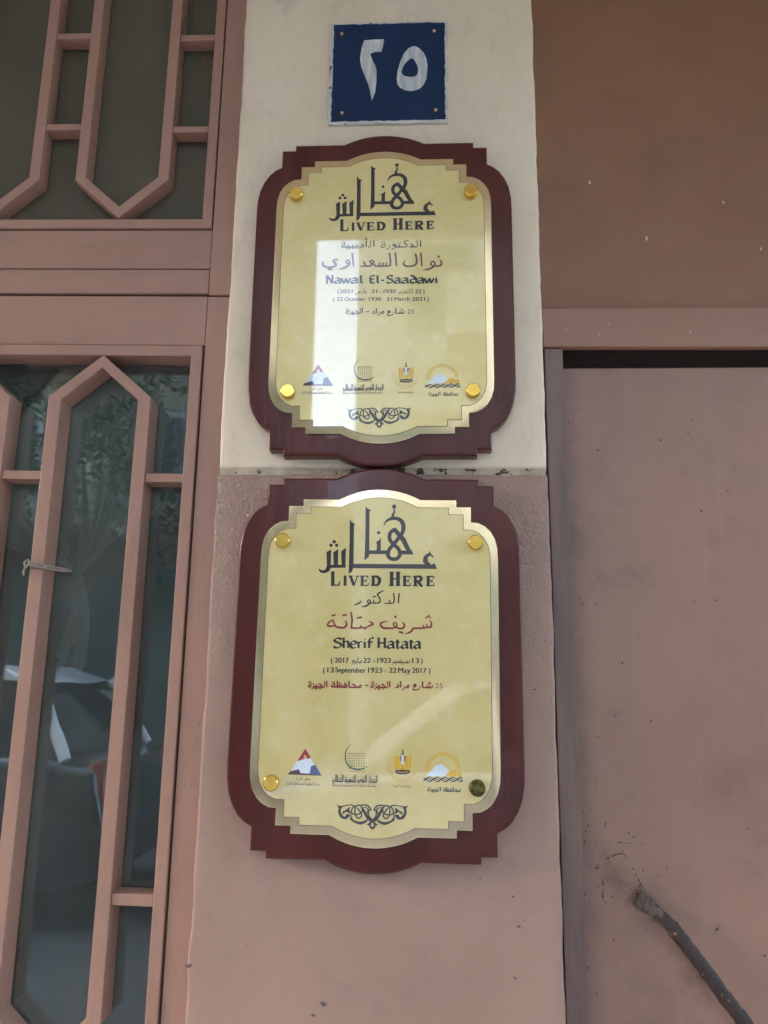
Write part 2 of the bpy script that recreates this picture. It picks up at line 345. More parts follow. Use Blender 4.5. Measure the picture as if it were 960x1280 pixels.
# street trees across the road, seen only as reflections
M['leaf'] = mat('leaf', (.05, .085, .03, 1), .6, tone=(1.2, (.03, .055, .02, 1), .9)); M['bark'] = mat('bark', (.12, .09, .065, 1), .9, bumps=[(30, .8, .02, 5)])
def tree(x, y, h, seed, label):
    t = thing('street_tree', (x, y, 0), label, 'tree', 'trees along the far pavement'); rr = random.Random(seed)
    bm = tube([(x, y, 0), (x+.06, y, 1), (x-.04, y+.05, 2.2), (x, y, 3.4)], [.17, .14, .12, .09], 10)
    tips = []
    for k in range(7):
        a = k*.9+rr.random(); e = (x+1.3*math.cos(a)*rr.uniform(.7, 1.2), y+.9*math.sin(a), h*.55+rr.uniform(0, h*.4)); z0 = rr.uniform(2.1, 3.2)
        tube([(x, y, z0), ((x+e[0])/2, (y+e[1])/2, (z0+e[2])/2+.15), e], [.07, .05, .02], 6, bm=bm); tips.append(Vector(e))
    link('trunk', bm, M['bark'], t, True)
    c = bmesh.new()
    for k in range(3800):
        o = rr.choice(tips)+Vector((rr.gauss(0, .42), rr.gauss(0, .4), rr.gauss(0, .42))); q = Matrix.Rotation(rr.uniform(0, 6.28), 3, 'Z') @ Matrix.Rotation(rr.uniform(-1, 1), 3, 'X'); w_ = rr.uniform(.05, .1)
        c.faces.new([c.verts.new(o+q @ Vector(v)*w_) for v in ((-.5, 0, 0), (0, -1, 0), (.5, 0, 0), (0, 1, .1))])
    link('crown', c, M['leaf'], t)
tree(-4.6, -9.4, 6.6, 11, 'leafy street tree across the road by the ochre house')
tree(-7.4, -9.6, 5.8, 12, 'shorter street tree left of another on the far pavement')

# parked cars in the road behind the camera, seen only as reflections
def make_car(x, y, paint, top_paint, label):
    t = thing('parked_car', (x, y, -.13), label, 'car', 'cars parked along the kerb')
    z0 = -.13
    def side(pts, half, bevel, taper=0., top=1.):
        bm = bmesh.new()
        lo = min(p[1] for p in pts); hi = max(p[1] for p in pts)
        A = [bm.verts.new((x+a, y-half+taper*(c-lo)/(hi-lo), z0+c)) for a, c in pts]; B = [bm.verts.new((x+a, y+half-taper*(c-lo)/(hi-lo), z0+c)) for a, c in pts]; n = len(pts)
        bm.faces.new(A); bm.faces.new(B[::-1])
        for i in range(n): bm.faces.new((A[i], B[i], B[(i+1) % n], A[(i+1) % n]))
        bmesh.ops.recalc_face_normals(bm, faces=bm.faces); bev(bm, bevel, 3); return bm
    link('body', side([(2.02, .32), (2.05, .6), (1.98, .98), (1.55, 1.06), (-.9, 1.02), (-1.75, .9), (-2.05, .72), (-2.08, .32), (-1.7, .22), (1.7, .22)], .86, .07), paint, t, True)
    link('cabin', side([(1.72, 1.03), (1.45, 1.5), (1.1, 1.62), (-.1, 1.6), (-.45, 1.5), (-1.15, 1.0)], .8, .05, .16), M['wglass'], t, True)
    link('roof', side([(1.42, 1.545), (1.1, 1.665), (-.12, 1.645), (-.42, 1.535)], .66, .03), top_paint, t, True)
    for s in (-1, 1):
        for P0, P1 in (((1.74, 1.03), (1.42, 1.56)), ((.35, 1.03), (.3, 1.58)), ((-1.16, 1.0), (-.44, 1.55))):
            link('window_pillar', tube([(x+P0[0], y+s*.795, z0+P0[1]), (x+P1[0], y+s*.65, z0+P1[1])], .04, 8), top_paint, t, True)
    link('bumper', box(x+1.96, x+2.12, y-.84, y+.84, z0+.34, z0+.6, .04), M['bumper'], t, True)
    for s in (-1, 1):
        link('taillight', box(x+1.9, x+2.03, y+s*.7-.13, y+s*.7+.13, z0+.78, z0+1.02, .03), M['tail'], t, True)
        for wx in (-1.3, 1.28):
            wo = link('wheel', lathe([(.2, y+s*.88), (.3, y+s*.89), (.33, y+s*.84), (.33, y+s*.68), (.2, y+s*.66)], x+wx, z0+.33), M['tyre'], t, True)
            link('rim', lathe([(0, y+s*.885), (.19, y+s*.88), (.2, y+s*.7)], x+wx, z0+.33), M['rim'], wo, True)
    return t
make_car(-4.1, -5.15, M['car_dark'], M['car_white'], 'dark hatchback with a white roof parked across the lane')
make_car(.75, -5.2, M['car_white'], M['car_white'], 'white hatchback parked behind a dark one with a white roof')

# ------------------------------------------------------------------ the painted pillar
XL, XR, SEAM = -.2275, .1415, 1.725
def slab(x0, x1, z0, z1, yb, yf, rad, nx, dz, amp, seed, end_round=(False, False)):
    """plastered block: rounded front edges, hand-trowelled unevenness"""
    bm = bmesh.new(); prof = [(0, yb)]
    arc = [(rad*(1-math.cos(a)), yf+rad*(1-math.sin(a))) for a in [math.pi/2*i/4 for i in range(5)]]
    prof += arc
    xs = [(p[0], p[1], -1) for p in prof] + [(rad+(x1-x0-2*rad)*i/nx, yf, 0) for i in range(1, nx)] + [(x1-x0-p[0], p[1], 1) for p in prof[::-1]]
    n = max(2, int((z1-z0)/dz)); zs = [z0+(z1-z0)*i/n for i in range(n+1)]
    def ends(zl, lo, s):
        a = [rad*(1-math.cos(math.pi/2*i/4)) for i in range(5)]; return a
    rows = []
    zz = []
    if end_round[0]: zz += [(z0+rad*(1-math.cos(math.pi/2*i/4)), rad*(1-math.sin(math.pi/2*i/4))) for i in range(4)]
    lo = z0+(rad if end_round[0] else 0); hi = z1-(rad if end_round[1] else 0)
    zz += [(lo+(hi-lo)*i/n, 0) for i in range(n+1)]
    if end_round[1]: zz += [(z1-rad*(1-math.cos(math.pi/2*i/4)), rad*(1-math.sin(math.pi/2*i/4))) for i in range(3, -1, -1)]
    for z, dy in zz:
        row = []
        for x, y, s in xs:
            q = Vector((x*14, z*14, seed)); d = noise.noise(q)*amp+noise.noise(q*4)*amp*.4
            ed = noise.noise(Vector((seed+s*3, z*22, .3)))*.0013+noise.noise(Vector((seed+s*5, z*90, .7)))*.0009
            row.append(bm.verts.new((x0+x+(ed if s else 0), max(y, yf)+d+dy*(1 if y < yb-1e-6 else 0), z+noise.noise(Vector((x*60, seed, 2)))*.0012*(1 if dy else 0))))
        rows.append(row)
    for A, B in zip(rows, rows[1:]):
        for i in range(len(A)-1): bm.faces.new((A[i], A[i+1], B[i+1], B[i]))
    bm.faces.new(rows[0][::-1]); bm.faces.new(rows[-1])
    return bm
pil = thing('pillar', (XL/2+XR/2, 0, 0), 'plastered pillar between the doors, cream above and dusty pink below', 'pillar')
def pink_mat():
    """the pink coat, blistered and glossier in the band just under the seam"""
    m = M['pink']; t = m.node_tree; L = t.links.new; b = t.nodes['Principled BSDF']
    g = node(t, 'ShaderNodeNewGeometry'); sx = node(t, 'ShaderNodeSeparateXYZ'); L(g.outputs['Position'], sx.inputs[0])
    mk = node(t, 'ShaderNodeMapRange', interpolation_type='SMOOTHSTEP'); L(sx.outputs['Z'], mk.inputs[0]); mk.inputs[1].default_value = 1.36; mk.inputs[2].default_value = 1.7
    n = node(t, 'ShaderNodeTexNoise'); n.inputs['Scale'].default_value = 300; n.inputs['Detail'].default_value = 5; n.inputs['Distortion'].default_value = .5; L(g.outputs['Position'], n.inputs['Vector'])
    mu = node(t, 'ShaderNodeMath', operation='MULTIPLY'); L(n.outputs['Fac'], mu.inputs[0]); L(mk.outputs[0], mu.inputs[1])
    bp = node(t, 'ShaderNodeBump'); bp.inputs['Strength'].default_value = .8; bp.inputs['Distance'].default_value = .0036; L(mu.outputs[0], bp.inputs['Height'])
    old = b.inputs['Normal'].links[0].from_socket; L(old, bp.inputs['Normal']); L(bp.outputs[0], b.inputs['Normal'])
    rr = node(t, 'ShaderNodeMapRange'); L(mk.outputs[0], rr.inputs[0]); rr.inputs[3].default_value = .52; rr.inputs[4].default_value = .34; L(rr.outputs[0], b.inputs['Roughness'])
pink_mat()
def door_stains_and_shadow():
    m = M['door']; t = m.node_tree; L = t.links.new; b = t.nodes['Principled BSDF']
    g = node(t, 'ShaderNodeNewGeometry'); sx = node(t, 'ShaderNodeSeparateXYZ'); L(g.outputs['Position'], sx.inputs[0])
    n = node(t, 'ShaderNodeTexNoise'); n.inputs['Scale'].default_value = 26; n.inputs['Detail'].default_value = 7; n.inputs['Roughness'].default_value = .68; L(g.outputs['Position'], n.inputs['Vector'])
    def m_(op, a, c):
        q = node(t, 'ShaderNodeMath', operation=op, use_clamp=False)
        for i, v in enumerate((a, c)):
            if isinstance(v, (int, float)): q.inputs[i].default_value = v
            else: L(v, q.inputs[i])
        return q.outputs[0]
    def sm(v, a, c):
        q = node(t, 'ShaderNodeMapRange', clamp=True, interpolation_type='SMOOTHSTEP'); L(v, q.inputs[0]); q.inputs[1].default_value = a; q.inputs[2].default_value = c; return q.outputs[0]
    def lay(fac, c):
        mx = node(t, 'ShaderNodeMix', data_type='RGBA'); L(b.inputs['Base Color'].links[0].from_socket, mx.inputs[6]); mx.inputs[7].default_value = c; L(fac, mx.inputs[0]); L(mx.outputs[2], b.inputs['Base Color'])
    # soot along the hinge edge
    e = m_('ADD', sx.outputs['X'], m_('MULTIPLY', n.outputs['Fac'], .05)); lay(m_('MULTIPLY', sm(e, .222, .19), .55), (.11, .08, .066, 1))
    # rust smear below the bar, with the bar's shadow painted into it
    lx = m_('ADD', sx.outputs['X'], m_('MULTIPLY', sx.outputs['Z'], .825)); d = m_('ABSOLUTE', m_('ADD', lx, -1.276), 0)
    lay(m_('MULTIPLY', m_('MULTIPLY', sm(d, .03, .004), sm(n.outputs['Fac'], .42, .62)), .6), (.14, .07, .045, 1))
    # faint runs
    mp = node(t, 'ShaderNodeMapping'); mp.inputs['Scale'].default_value = (30, 1, 1.2); L(g.outputs['Position'], mp.inputs[0])
    n2 = node(t, 'ShaderNodeTexNoise'); n2.inputs['Scale'].default_value = 1.6; n2.inputs['Detail'].default_value = 6; L(mp.outputs[0], n2.inputs['Vector']); lay(m_('MULTIPLY', sm(n2.outputs['Fac'], .52, .72), .3), (.33, .22, .18, 1))
door_stains_and_shadow()
link('upper_render', slab(XL, XR, SEAM+.001, 2.62, .13, 0, .005, 26, .012, .0011, 3.1, (True, False)), M['cream'], pil, True)
link('lower_render', slab(XL-.001, XR+.001, 0, SEAM-.004, .13, .001, .004, 26, .012, .0011, 8.7, (False, True)), M['pink'], pil, True)
link('mortar_seam', slab(XL+.002, XR-.002, SEAM-.008, SEAM+.006, .12, .0022, .0018, 90, .004, .0016, 5.5, (True, True)), M['seal'], pil, True)
# dents and small chips in the lower coat
ch = bmesh.new(); rr = random.Random(5)
for (qx, qy, r) in ((237, 1207, .0042), (648, 1157, .003), (641, 1120, .0025), (655, 1150, .0018), (404, 1254, .0045), (392, 1268, .003), (644, 1222, .003), (600, 1098, .0015), (240, 980, .0015), (250, 905, .0012), (668, 862, .002), (672, 775, .0015), (310, 1180, .0012)):
    u, v = px(qx, qy, 0); n = 9
    y = -.0016
    try: ch.faces.new([ch.verts.new((u+r*rr.uniform(.4, 1.1)*math.cos(2*math.pi*k/n), y, v+.6*r*rr.uniform(.4, 1.1)*math.sin(2*math.pi*k/n)))for k in range(n)])
    except Exception: pass
link('paint_chips', ch, mat('chip_plaster', (.09, .06, .055, 1), .9, tone=(300, (.2, .15, .14, 1), .8)), pil)

# ------------------------------------------------------------------ left: grilled door with its transom light
YB = .024; SH = -.014
def sh(pts): return [(x, z+SH*(x+.26)) for x, z in pts]
def rect(x0, x1, z0, z1): return sh([(x0, z0), (x1, z0), (x1, z1), (x0, z1)])
gd = thing('grille_door', (-.6, .05, 0), 'mauve painted wooden door with hexagonal bars over its glass and a dark light above', 'door')
ZT = 2.56
link('stile', prism(rect(-.2598, -.214, 0, 1.9515), .0265, .08, .0012), M['frame'], gd)
link('stile', prism(rect(-.2588, -.214, 1.953, ZT), .0245, .08, .0012), M['frame'], gd)
link('stile', prism(rect(-1.0, -.935, 0, ZT), .0265, .08, .0012), M['frame'], gd)
link('rail', prism(rect(-.934, -.2594, 1.989, 2.0415), .0262, .08, .0008), M['rail'], gd)
link('rail', prism(rect(-.934, -.2594, 1.9555, 1.9878), .0255, .08, .0022, 3), M['rail'], gd)
link('rail', prism(rect(-.934, -.2604, 1.8875, 1.9525), .0275, .08, .0012), M['rail'], gd)
link('rail', prism(rect(-.934, -.2604, .12, 1.08), .0275, .08, .0012), M['rail'], gd)
# beads: a frame round each light
def bead(name, x0, x1, z0, z1, wd, top=None):
    return ring(sh([(x0, z0), (x1, z0), (x1, z1), (x0, z1)]), sh([(x0+wd, z0+wd), (x1-wd, z0+wd), (x1-wd, z1-wd), (x0+wd, z1-wd)]), YB, .07, .0014)
link('bead_frame', bead('b', -.933, -.2606, 2.0435, ZT-.03, .0125), M['frame'], gd)
link('bead_frame', bead('b', -.933, -.262, 1.082, 1.8862, .0135), M['frame'], gd)
# hexagonal loops of the grille
def hexa(xl, xr, zb, zt, hb, wv, wd):
    xm = (xl+xr)/2
    o = [(xl, zb+hb), (xm, zb), (xr, zb+hb), (xr, zt-hb), (xm, zt), (xl, zt-hb)]
    k = wv*.42
    i = [(xl+wd, zb+hb+k*.55), (xm, zb+wv), (xr-wd, zb+hb+k*.55), (xr-wd, zt-hb-k*.55), (xm, zt-wv), (xl+wd, zt-hb-k*.55)]
    return sh(o), sh(i)
def copy_child(o, dx):
    c = o.copy(); COL.objects.link(c); c.parent = o.parent; c.location = o.location+Vector((dx, 0, SH*dx)); return c
up_loop = link('grille_loop', ring(*hexa(-.4415, -.320, 2.0578, 2.5345, .0545, .0165, .0137), YB+.0006, .046, .0012), M['frame'], gd)
lo_loop = link('grille_loop', ring(*hexa(-.4450, -.3205, 1.0965, 1.8735, .0535, .0165, .0156), YB+.0006, .053, .0012), M['frame'], gd)
for k in (1, 2): copy_child(up_loop, -.1685*k); copy_child(lo_loop, -.172*k)
def rung(x0, x1, z0, z1, yb): return link('grille_rung', prism(rect(x0, x1, z0, z1), YB+.0025, yb, .001), M['frame'], gd)
for (z0, z1) in ((2.3265, 2.3355), (2.187, 2.196)):
    rung(-.3195, -.2735, z0-.005, z1-.005, .045); a = rung(-.4885, -.4420, z0, z1, .045); copy_child(a, -.1685)
for (z0, z1) in ((1.7165, 1.727), (1.261, 1.2725)):
    rung(-.320, -.2760, z0, z1, .052); a = rung(-.4920, -.4455, z0+.001, z1+.001, .052); copy_child(a, -.172)
link('transom_screen', box(-.922, -.27, .047, .051, 2.05, 2.525), M['mesh'], gd)
link('glass_pane', box(-.922, -.273, .0535, .0565, 1.09, 1.876), M['glass'], gd)
sm = bmesh.new()
for (a, b_, wd) in (((246, 0), (243, 31), .003), ((258, 62), (254, 88), .0026), ((203.5, 250), (206, 256), .002)):
    A = px(*a, .0465); B = px(*b_, .0465)
    tube([(A[0], .0465, A[1]), (A[0]*.5+B[0]*.5+.0008, .0463, A[1]*.5+B[1]*.5), (B[0], .0465, B[1])], [.0006, wd*.6, .0004], 6, .25, bm=sm)
link('scratch_marks', sm, M['scratch'], gd)

# sheer curtain knotted to the bar, hanging behind the glass
cu = bmesh.new(); TX, TZ, TY = -.415, 1.617, .064
N = 150; rows = []
for j in range(31):
    row = []
    t = j/30
    for i in range(N+1):
        s = i/N
        topx = -.70+.42*s; z = 1.88+(TZ-1.88)*t
        g = t**1.25                                                # gathers towards the knot
        sag = math.sin(math.pi*min(1, t))*.055*(s-.35)
        x = topx*(1-g)+(TX+.012*(s-.5))*g+sag
        ph = s*21+3.5*noise.noise(Vector((s*6, t*1.5, 2)))
        amp = .010*(1-g)+.0022
        y = .078+.016*(1-g)+amp*math.sin(ph)+.006*(1-g)*noise.noise(Vector((s*20, t*4, 5)))
        z += -.05*math.sin(math.pi*t)*abs(s-.78)
        row.append(cu.verts.new((x, y, z)))
    rows.append(row)
for j in range(1, 19):                                             # the loose tail under the knot
    t = j/18; row = []
    for i in range(N+1):
        s = i/N; x = TX+.006*t+.006*math.sin(t*4)+(.012+.022*t)*(s-.5); y = .076+.004*math.sin(s*40)*(1+t)+.004*t
        row.append(cu.verts.new((x, y, TZ-.10*t-.02*t*math.sin(s*9))))
    rows.append(row)
for A, B in zip(rows, rows[1:]):
    for i in range(N): cu.faces.new((A[i], A[i+1], B[i+1], B[i]))
tag(link('curtain', cu, M['curtain'], None, True), 'sheer pale curtain gathered to a knot behind the door glass', 'curtain')
# cord round the bar
co = bmesh.new()
xa, xb = -.4455, -.4285
for k, dz in enumerate((0, -.0028)):
    tube(spline([(xb+.020, .050, TZ-.001+dz*.4), (xb+.012, .034, TZ-.0005+dz), (xb+.0005, .0222, TZ+.001+dz), (xa+.006, .0215, TZ+.003+dz), (xa-.0012, .024, TZ+.0042+dz), (xa-.0015, .04, TZ+.004+dz), (xa+.004, .0515, TZ+.002+dz)], 5), .0013, 8, bm=co)
tube(spline([(xa-.002, .0225, TZ+.007), (xa-.0045, .021, TZ+.003), (xa-.002, .0205, TZ-.001), (xa+.001, .0212, TZ+.004), (xa-.002, .0222, TZ+.007)], 5), .0014, 8, bm=co)
tube(spline([(xa-.003, .0225, TZ), (xa-.005, .0215, TZ-.006), (xa-.004, .022, TZ-.011)], 4), [.0014]*8+[.001], 6, bm=co)
tag(link('cord', co, M['cord'], None, True), 'off-white cord tied round a bar of the left door grille', 'cord')

# ------------------------------------------------------------------ right: framed opening with a sheet door
df = thing('door_frame', (.6, .03, 0), 'brown board and lintel strip framing the sheet door right of the pillar', 'door frame')
link('jamb', prism([(.146, 0), (.1669, 0), (.1669, 1.8772), (.146, 1.8772)], .0195, .1, .0008), M['jamb'], df)
link('jamb', prism([(.95, 0), (1.0, 0), (1.0, 1.8772), (.95, 1.8772)], .0195, .1, .0008), M['jamb'], df)
link('lintel_strip', prism([(.144, 1.879), (1.0, 1.8735), (1.0, 1.927), (.144, 1.9285)], .018, .0275, .003, 3), M['strip'], df)
link('overdoor_panel', prism([(.144, 1.9288), (1.0, 1.9275), (1.0, 2.62), (.144, 2.62)], .031, .1, .002), M['panel'], df)
dr = bmesh.new()
for (qx, qy, l, wd) in ((737, 228, .0055, .0013), (808, 298, .006, .0015), (904, 253, .0035, .0013), (951, 311, .004, .001), (797, 162, .0012, .0007), (708, 412, .0016, .001), (749, 418, .002, .001), (761, 406, .0012, .0008), (863, 415, .002, .0008), (720, 420, .001, .0008)):
    Yq = .0307 if qy < 380 else .0178
    u, v = px(qx, qy, Yq)
    tube([(u, Yq, v+l/2), (u+.0002, Yq-.0004, v+l/4), (u, Yq-.0006, v-l/4), (u, Yq, v-l/2)], [wd*.35, wd*.8, wd, wd*.5], 8, .5, bm=dr)
link('paint_drips', dr, M['drip'], df, True)

md = thing('sheet_door', (.6, .05, 0), 'dusty pink sheet metal door with an iron bar bolted across it', 'door')
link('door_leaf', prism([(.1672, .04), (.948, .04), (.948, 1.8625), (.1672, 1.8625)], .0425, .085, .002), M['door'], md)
link('gap_shade_board', box(.1674, .9478, .056, .084, 1.8626, 1.95), mat('gap_shade_paint', (.05, .026, .02, 1), .8), md)  # near-black board: shade of the gap under the lintel, put into its colour
ib = [(.2275, .0375, 1.2785), (.2335, .032, 1.2745), (.2420, .026, 1.268), (.2560, .022, 1.2545), (.2760, .021, 1.2290), (.3000, .022, 1.197), (.3230, .0225, 1.166), (.352, .023, 1.122), (.40, .024, 1.05), (.43, .034, 1.01), (.44, .0425, 1.0)]
b = tube(spline(ib, 14), [.0088]*5+[.0084]*8+[.0078]*7+[.0068]*20+[.0071]*160, 14, .7)
bw = random.Random(3)
for v in b.verts: v.co += Vector((noise.noise(v.co*140)*.0016, noise.noise(v.co*150)*.0008, noise.noise(v.co*210)*.0009))
for f in b.faces: f.material_index = 1 if (sum(v.co.x for v in f.verts)/len(f.verts))+.022*noise.noise(f.verts[0].co*160) < .246 else 0
link('iron_bar', b, [M['iron'], M['iron_end']], md, True)
# rust breaking through round the upper end of the bar
ru = bmesh.new()
rq = random.Random(21)
def blot(u, v, r_):
    n = rq.randint(6, 9); a0 = rq.random()*6
    ru.faces.new([ru.verts.new((u+r_*rq.uniform(.35, 1.25)*math.cos(a0+6.283*i/n), .0421-rq.random()*.0002, v+r_*rq.uniform(.5, 1.5)*math.sin(a0+6.283*i/n))) for i in range(n)])
def crack(pts, wd):
    pp = spline([px(a, c, .0423) for a, c in pts], 4)
    for i in range(len(pp)-1):
        L_ = math.hypot(pp[i+1][0]-pp[i][0], pp[i+1][1]-pp[i][1]); m = max(1, int(L_/(wd*.55)))
        for q in range(m):
            if rq.random() < .18: continue
            t = q/m; blot(pp[i][0]+(pp[i+1][0]-pp[i][0])*t+rq.gauss(0, wd*.25), pp[i][1]+(pp[i+1][1]-pp[i][1])*t+rq.gauss(0, wd*.25), wd*rq.uniform(.25, .75))
    for _ in range(5): blot(pp[0][0]+rq.gauss(0, wd*3), pp[0][1]+rq.gauss(0, wd*3), wd*rq.uniform(.12, .3))
for pts, wd in ((((799, 1118), (796, 1112), (800, 1106), (797, 1098)), .0012), (((802, 1118), (803, 1110), (801, 1104)), .001), (((797, 1118), (793, 1112)), .0009),
                (((763, 1070), (772, 1068), (779, 1067), (785, 1076)), .0011), (((770, 1053), (780, 1054), (791, 1054)), .0007), (((801, 1054), (806, 1056)), .0006), (((752, 1097), (754, 1110), (753, 1124)), .0013),
                (((743, 1084), (749, 1086)), .0013), (((757, 1028), (756, 1034)), .0009), (((780, 1115), (781, 1118)), .0009), (((897, 1157), (895, 1163), (900, 1158)), .0014), (((769, 892), (770, 895)), .001), (((771, 1005), (772, 1005)), .001), (((869, 750), (868, 752)), .0012), (((815, 507), (816, 508)), .0011),
                (((729, 1223), (730, 1225)), .001), (((726, 983), (726, 984)), .0008), (((731, 1050), (731, 1056)), .0009), (((909, 615), (910, 612)), .001)):
    crack(pts, wd)
for _ in range(46):
    blot(.172+abs(rq.gauss(0, .012)), rq.uniform(1.15, 1.8), rq.uniform(.0003, .0011))
for _ in range(60):
    blot(rq.uniform(.18, .44), rq.uniform(1.12, 1.85), rq.choice((.0003, .0004, .0005, .0007, .0012)))
for _ in range(40): blot(rq.gauss(.205, .018), rq.gauss(1.31, .03), rq.uniform(.0003, .001))
link('rust_marks', ru, mat('rust_stain', (.085, .045, .034, 1), .85, tone=(150, (.035, .02, .017, 1), .9)), md)

# ------------------------------------------------------------------ house number
NX0, NX1, NZ0, NZ1 = -.1152, .0334, 2.1655, 2.3135
hn = thing('house_number_sign', ((NX0+NX1)/2, 0, NZ0), 'square blue enamel house number sign with white Arabic numerals, above the plaques', 'sign')
def ragged(x0, x1, z0, z1, amp, n, seed):
    r_ = random.Random(seed); P_ = []
    for (a, b_, c, d) in ((x0, z0, x1, z0), (x1, z0, x1, z1), (x1, z1, x0, z1), (x0, z1, x0, z0)):
        for i in range(n):
            t = i/n; P_.append((a+(c-a)*t+r_.uniform(-amp, amp), b_+(d-b_)*t+r_.uniform(-amp, amp)))
    return P_
link('backing', prism(ragged(NX0, NX1, NZ0, NZ1, .0004, 16, 2), -.0036, .002, .0006), M['white'], hn)
link('blue_field', prism(ragged(NX0+.0042, NX1-.0034, NZ0+.0042, NZ1-.0028, .0007, 26, 4), -.0041, -.0034, .0001, 1), M['blue'], hn)
def zpt(o, s, Y):
    return lambda x, y: px(o[0]+x/s, o[1]+y/s, Y)
g = zpt((300, 0), 2.526, -.0042); loc = Vector((hn.location.x, 0, hn.location.z))
I = Ink(-.0043)
def rel(pts, org): return [(u-org.x, v-org.z) for u, v in pts]
two = [(392, 128), (424, 125), (455, 124), (452, 145), (446, 164), (428, 164), (411, 170), (416, 186), (426, 206), (431, 222), (431, 258), (427, 290), (416, 318), (411, 290), (405, 265), (394, 240), (383, 212), (379, 185), (384, 152)]
I.poly(rel([g(*p) for p in two], loc))
o5 = [(550, 145), (566, 152), (579, 165), (588, 184), (592, 205), (591, 228), (588, 250), (581, 266), (570, 278), (556, 285), (540, 288), (520, 285), (505, 277), (497, 265), (495, 248), (498, 222), (506, 195), (517, 170), (532, 152)]
i5 = [(545, 184), (552, 192), (559, 205), (562, 215), (562, 224), (561, 232), (557, 239), (550, 242), (541, 243), (533, 243), (526, 242), (519, 240), (514, 236), (511, 231), (511, 224), (514, 214), (519, 204), (526, 195), (535, 187)]
O = rel([g(*p) for p in o5], loc); In = rel([g(*p) for p in i5], loc)
for k in range(len(O)):
    j = (k+1) % len(O); f = I.bm.faces.new([I.bm.verts.new((u, -.0043, v)) for u, v in (O[k], O[j], In[j], In[k])])
I.done('numerals', M['digit'], hn)
for k, (zx, zy) in enumerate(((322, 108), (613, 99), (322, 358), (618, 348))):
    u, v = g(zx, zy)
    rb = bmesh.new(); r_ = random.Random(k); n = 14
    rb.faces.new([rb.verts.new((u+.0044*r_.uniform(.6, 1.2)*math.cos(6.283*i/n), -.0044, v+.0044*r_.uniform(.6, 1.2)*math.sin(6.283*i/n))) for i in range(n)][::-1])
    nl = link('nail', lathe([(0, -.0068), (.0012, -.0066), (.0019, -.0056), (.0019, -.0042)], u, v, 14), M['nail'], hn, True)
    link('rust_stain', rb, M['rust'], nl)

# ------------------------------------------------------------------ memorial plaques
HALF_OUT = [(.0480, .1955), (.1072, .1955), (.1072, .1885), (.1232, .1885), (.1232, .1660), (.1310, .1620), (.1380, .1555), (.1440, .1460), (.1485, .1345), (.1508, .1200), (.1512, .1050)]
HALF_IN = [(.0440, .1712), (.0830, .1712), (.0830, .1637), (.0985, .1637), (.0985, .1472), (.1060, .1465), (.1130, .1430), (.1190, .1375), (.1238, .1290), (.1262, .1190), (.1268, .1050)]
HALF_LN = [(.0412, .1630), (.0748, .1630), (.0748, .1556), (.0904, .1556), (.0904, .1390), (.0995, .1388), (.1070, .1355), (.1125, .1300), (.1165, .1225), (.1184, .1130), (.1187, .1050)]
def full(h, apex, n=12):
    """quarter outline + arc to the apex, mirrored left-right and top-bottom"""
    x0, z0 = h[0]; s = apex-z0; R_ = (x0*x0+s*s)/(2*s); zc = apex-R_; a0 = math.asin(x0/R_)
    q = [(R_*math.sin(a0*i/n), zc+R_*math.cos(a0*i/n)) for i in range(n)]+h
    top = q+[(x, -z) for x, z in q[::-1][0:]]
    right = top                                                # apex down the right side to the lower apex
    left = [(-x, z) for x, z in right[::-1][1:-1]]
    return right+left
OUT, INN, LIN = full(HALF_OUT, .2072), full(HALF_IN, .1825), full(HALF_LN, .1738)

